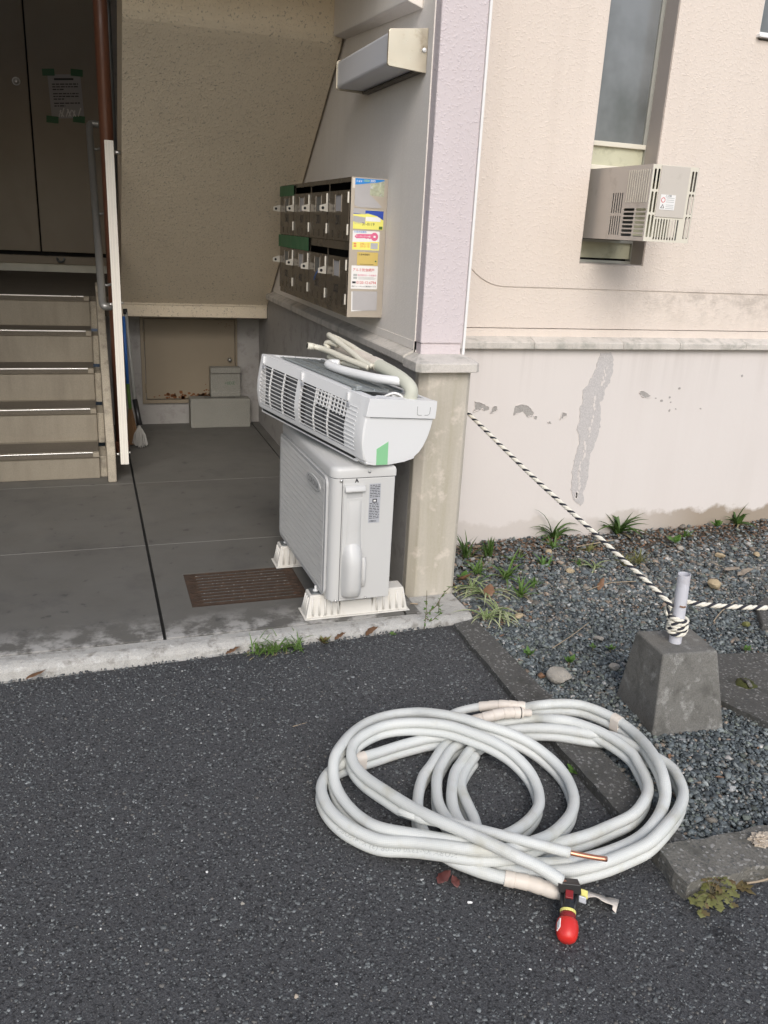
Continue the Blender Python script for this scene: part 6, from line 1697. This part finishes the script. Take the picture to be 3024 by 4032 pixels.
def rosette(x, y, z, n, L, w, mat, label, seed, rise=.35, grp='small weeds', lobes=.0, mat2=None):
    r0 = random.Random(seed); g = G(); g2 = G()
    for k in range(n):
        a = k * 2.4 + r0.uniform(-.4, .4); l = L * r0.uniform(.6, 1.1)
        vs, fs = leafshape(l, w * r0.uniform(.8, 1.1), 6, -.25, lobes, seed + k)
        M = Matrix.Translation((x, y, z + .003 + .004 * r0.random())) @ Matrix.Rotation(a, 4, 'Z') @ Matrix.Rotation(-r0.uniform(rise * .5, rise * 1.4), 4, 'Y')
        (g2 if (mat2 and k % 3 == 0) else g).add([M @ Vector(v) for v in vs], fs)
    t = thing('weed', label, 'weed', (x, y, z), grp)
    part('leaves', g, mat, t, smooth=True)
    if mat2: part('old_leaves', g2, mat2, t, smooth=True)
    g = G(); g.tube([(x, y, z - .01), (x, y, z + .012)], .002, 6); part('stem', g, MAT['stem'], t)
rosette(2.872, 3.404, .004, 9, .055, .017, MAT['weed'], 'round leaved green seedling near the wall at right', 20, .9)
rosette(1.849, 2.45, -.008, 6, .026, .008, MAT['weed'], 'tiny seedling in front of the anchor block left side', 21, .8)
rosette(1.505, 2.477, -.006, 8, .034, .009, MAT['weed'], 'small ferny seedling between kerb and large rock', 22, .9, lobes=.4)
rosette(1.632, 2.392, -.006, 8, .036, .010, MAT['weed'], 'small ferny seedling right above the large rock', 23, .9, lobes=.4)
rosette(3.294, 3.584, .0, 8, .045, .013, MAT['weed'], 'small green weed at the wall foot far right', 24, 1.0)
rosette(2.385, 2.314, -.006, 6, .024, .008, MAT['weed'], 'tiny green weed behind the anchor block', 25, .7)
rosette(1.785, 2.474, -.006, 6, .022, .007, MAT['weed'], 'very small seedling left of the tiny one', 26, .7)
rosette(1.56, 3.22, -.004, 6, .04, .016, MAT['weed'], 'round leaved weed at the right foot of the pillar', 27, .7)
rosette(1.318, 1.828, -.030, 8, .036, .012, MAT['weed'], 'green weed sprouting at the kerb inside the pipe coil', 28, .5)
def pinnate(x, y, z, label, seed):
    r0 = random.Random(seed); g = G(); g2 = G(); gs = G()
    for k in range(9):
        a = -2.9 + k * .62 + r0.uniform(-.2, .2); L = r0.uniform(.045, .085) * (1.0 if math.sin(a) < .3 else .6)
        P = [Vector((x + L * t * math.cos(a), y + L * t * math.sin(a) * .9, z + .012 + .035 * math.sin(t * 2.4) * (1 if math.sin(a) > -.2 else .45))) for t in (0, .25, .5, .75, 1)]
        gs.tube(P, .0011, 5)
        for i, p in enumerate(P[1:]):
            for sgn in (-1, 1, 0):
                if sgn == 0 and i < 3: continue
                l = r0.uniform(.014, .024); vs, fs = leafshape(l, l * .42, 5, -.2, .5, seed + k * 7 + i)
                M = Matrix.Translation(p) @ Matrix.Rotation(a + sgn * r0.uniform(.7, 1.2), 4, 'Z') @ Matrix.Rotation(r0.uniform(-.3, .5), 4, 'Y')
                (g2 if r0.random() < .25 else g).add([M @ Vector(v) for v in vs], fs)
    t = thing('weed', label, 'weed', (x, y, z), 'small weeds')
    part('leaves', g, MAT['olive'], t, smooth=True); part('old_leaves', g2, MAT['reddish'], t, smooth=True); part('stems', gs, MAT['stem'], t)
pinnate(1.375, 1.286, -.030, 'yellowing lobed weed at the foot of the corner kerb', 29)
rosette(1.475, 1.288, -.028, 10, .034, .008, MAT['reddish'], 'reddish creeping weed beside the yellowing weed', 30, .2, lobes=.3)
rosette(1.075, 2.800, -.030, 5, .022, .008, MAT['weed'], 'tiny green sprout in the crack by the porch edge', 31, .6)
T(.555, 2.800, -.034, 46, .075, .0028, MAT['grass'], 'bright grass growing in the crack along the porch edge', 14, .9, 1.2, r=.045, grp='grass along the porch edge')
T(.655, 2.803, -.034, 40, .070, .0028, MAT['grass'], 'right half of the bright grass in the porch crack', 15, .9, 1.2, r=.05, grp='grass along the porch edge')
rosette(.79, 2.802, -.032, 18, .040, .007, MAT['olive'], 'olive and red weed next to the grass at the porch edge', 32, .8, lobes=.3, mat2=MAT['reddish'])
# tall weed at the porch corner
tw = thing('tall_weed', 'thin tall weed with small leaves at the porch corner', 'weed', (1.207, 2.805, -.03), 'small weeds')
Yw = 2.803
stems = [[(1.207, Yw, -.03), (1.212, Yw, .039), (1.213, Yw + .004, .085), (1.211, Yw + .006, .148)], [(1.214, Yw, .045), (1.230, Yw - .004, .062), (1.252, Yw - .006, .084), (1.275, Yw - .008, .13), (1.306, Yw - .012, .163), (1.327, Yw - .014, .155)],
         [(1.262, Yw - .006, .10), (1.264, Yw - .004, .075), (1.266, Yw - .002, .046)], [(1.212, Yw, .03), (1.235, Yw - .008, .02), (1.255, Yw - .012, .04), (1.275, Yw - .012, .05)]]
g = G(); g2 = G(); rw = random.Random(8)
for s in stems:
    L = spline(s, 5); g.tube(L, [.0022 * (1 - .6 * i / len(L)) for i in range(len(L))], 6)
    for i in range(3, len(L), 1):
        if rw.random() < .75:
            vs, fs = leafshape(rw.uniform(.010, .022), rw.uniform(.003, .006), 4, -.2, .3, i)
            M = Matrix.Translation(L[i]) @ Matrix.Rotation(rw.uniform(0, 6.28), 4, 'Z') @ Matrix.Rotation(-rw.uniform(-.4, .9), 4, 'Y')
            g2.add([M @ Vector(v) for v in vs], fs)
part('stems', g, MAT['stem'], tw, smooth=True); part('leaves', g2, MAT['weed'], tw, smooth=True)
g = G(); vs, fs = leafshape(.014, .005, 5, -.2, .2, 3); M = Matrix.Translation((1.318, Yw - .014, .160)) @ Matrix.Rotation(-.9, 4, 'X'); g.add([M @ Vector(v) for v in vs], fs); part('flower', g, MAT['yellow'], tw)

# ---- leaf litter: crumbs of dead leaf and stalk too small to count
def litter():
    r0 = random.Random(77); g = G()
    for k in range(1500):
        if k < 1000: x = 1.46 + 2.4 * r0.random(); y = 3.62 - abs(r0.gauss(0, .20))
        elif k < 1250: x = 1.46 + abs(r0.gauss(0, .14)); y = 2.75 + .85 * r0.random()
        else: x = 1.45 + 2.0 * r0.random() ** .8; y = 1.5 + 2.1 * r0.random()
        if y < 1.45 or x > 1.95 + (y - 1.42) * 1.02: continue
        z = soil_z(x, y) + r0.uniform(.010, .020)
        L = r0.uniform(.006, .020); w = r0.uniform(.0015, .006); a = r0.uniform(0, 6.28); t = r0.uniform(-.4, .4)
        dx, dy = math.cos(a), math.sin(a)
        g.add([(x - dx*L, y - dy*L, z - t*L), (x - dy*w, y + dx*w, z + .002), (x + dx*L, y + dy*L, z + t*L), (x + dy*w, y - dx*w, z + .001)], [(0, 1, 2), (0, 2, 3)])
    o = part('leaf_litter', g, MAT['leafbrown'], None); tag(o, 'brown crumbs of dead leaves scattered over the gravel by the wall', kind='stuff')
litter()
# ---- fallen leaves, twigs, scraps
def dead_leaf(x, y, z, L, w, mat, label, seed, tilt=.2, rot=None, grp='fallen dead leaves'):
    r0 = random.Random(seed); vs, fs = leafshape(L, w, 8, r0.uniform(.3, .8), .15, seed)
    a = rot if rot is not None else r0.uniform(0, 6.28)
    M = Matrix.Translation((x, y, z)) @ Matrix.Rotation(a, 4, 'Z') @ Matrix.Rotation(-tilt, 4, 'Y') @ Matrix.Translation((-L / 2, 0, 0))
    g = G(M); g.add(vs, fs)
    o = part('fallen_leaf', g, MAT[mat], None, smooth=True)
    md = o.modifiers.new('thick', 'SOLIDIFY'); md.thickness = .0007
    tag(o, label, 'leaf', grp)
dead_leaf(2.884, 2.987, .012, .085, .026, 'leafpale', 'large pale dead leaf on the gravel right of the pipe', 1)
dead_leaf(2.92, 2.93, .010, .080, .022, 'leafpale', 'pale curled leaf right of the large pale one', 2)
dead_leaf(2.86, 3.06, .010, .060, .018, 'leafpale', 'pinkish pale leaf above the large pale one', 3)
dead_leaf(2.149, 2.985, .008, .070, .014, 'leafbrown', 'brown leaf lying in mid gravel', 4, .4)
dead_leaf(1.969, 2.961, .004, .036, .012, 'leafbrown', 'small brown leaf left of the mid gravel one', 5)
dead_leaf(1.545, 3.155, .012, .10, .022, 'leafbrown', 'long brown leaf against the pillar foot', 6, .3)
dead_leaf(1.60, 3.02, .012, .07, .024, 'leafbrown', 'reddish brown leaf under the striped plants', 7, .4)
dead_leaf(.442, 2.803, -.024, .055, .011, 'leafbrown', 'tan leaf in the porch crack left of the grass', 8, .2, 0.1)
dead_leaf(.860, 2.806, -.016, .050, .013, 'leafbrown', 'dark brown leaf in the porch crack right of the red weed', 9, .3, 0.0)
dead_leaf(.990, 2.806, -.012, .058, .018, 'leafbrown', 'orange brown leaf standing in the crack below the mounting foot', 10, .3, .05)
dead_leaf(-.240, 2.790, -.030, .070, .011, 'leafbrown', 'brown leaf tucked under the porch edge at far left', 11, .1, .1)
dead_leaf(.764, 1.529, -.036, .046, .015, 'leafred', 'dark red crumpled leaf on the asphalt beside the coil', 12, .05, .4)
dead_leaf(.785, 1.512, -.036, .034, .011, 'leafred', 'small dark red leaf fragment under the red one', 13, .1, 1.6)
dead_leaf(1.36, 1.49, -.010, .040, .008, 'leafbrown', 'orange brown leaf stuck between coil and corner kerb', 14, .5)
# crumpled pale paper on the corner kerb
def crumple(x, y, z, s, mat, label, seed):
    bm = bmesh.new(); bmesh.ops.create_icosphere(bm, subdivisions=4, radius=1)
    for v in bm.verts:
        p = v.co.copy(); q = p * 2.1 + Vector((seed, 0, 0))
        r = .72 + .55 * abs(mnoise.noise(q)) - .35 * abs(mnoise.noise(q * 2.3)) + .2 * mnoise.noise(q * 5)
        v.co = Vector((p.x * r * 1.25, p.y * r * .9, p.z * r * .55)) * s
    me = bpy.data.meshes.new('crumpled_paper'); bm.to_mesh(me); bm.free(); me.materials.append(mat)
    o = bpy.data.objects.new('crumpled_paper', me); link(o, None, Matrix.Translation((x, y, z))); autosmooth(o, 22)
    tag(o, label, 'paper')
crumple(1.605, 1.372, .022, .034, MAT['leafpale'], 'crumpled cream paper on the corner kerb at the right edge', 2)
def twig(pts, r, label, mat='twig'):
    o = part('twig', G().tube(spline(pts, 4), r, 6), MAT[mat], None, smooth=True); tag(o, label, 'twig', 'dry twigs')
twig([(1.485, 1.285, -.012), (1.53, 1.278, -.008), (1.61, 1.280, -.004)], .0028, 'pale dry stalk lying in front of the corner kerb')
twig([(2.05, 2.95, .004), (2.20, 3.0, .006), (2.34, 2.99, .006)], .002, 'thin pale twig lying across the middle gravel')
twig([(2.42, 2.55, .004), (2.52, 2.62, .008), (2.66, 2.70, .006)], .0022, 'pale twig just right of the plastic pipe')
twig([(1.62, 2.50, .002), (1.76, 2.58, .004), (1.88, 2.66, .004)], .0018, 'thin twig left of the anchor block')
twig([(2.30, 3.45, .006), (2.42, 3.47, .008), (2.56, 3.50, .006)], .003, 'dry stalk below the broad bladed tuft')
twig([(1.22, 3.0, .004), (1.25, 2.985, .005)], .003, 'short dark twig behind the near mounting foot')
twig([(.90, 2.15, -.036), (.93, 2.18, -.035), (.985, 2.19, -.036)], .0018, 'tiny twig on the asphalt above the coil')
twig([(.55, 2.285, -.038), (.60, 2.295, -.038)], .0018, 'short twig on the asphalt left of the coil')
# loose pale chips on the asphalt
for k, (x, y, s, m, lb_) in enumerate([(.334, 1.313, .006, 'leafpale', 'white chip near the bottom edge of the asphalt'), (.203, 1.727, .0045, 'paper', 'small white chip left of the coil'),
                                    (.796, 1.444, .006, 'paper', 'white scrap below the coil'), (.27, 1.60, .006, 'rockpale', 'pale grit lower left of the coil'), (1.14, 1.95, .008, 'rockpale', 'pale stone inside the left loop of the coil'),
                                    (.93, 1.20, .007, 'rockgrey', 'grey chip below the red knob')]):
    rock(x, y, asphalt_z(x, y) + .002, s, MAT[m], lb_, 60 + k, .5, 'loose chips on the asphalt')
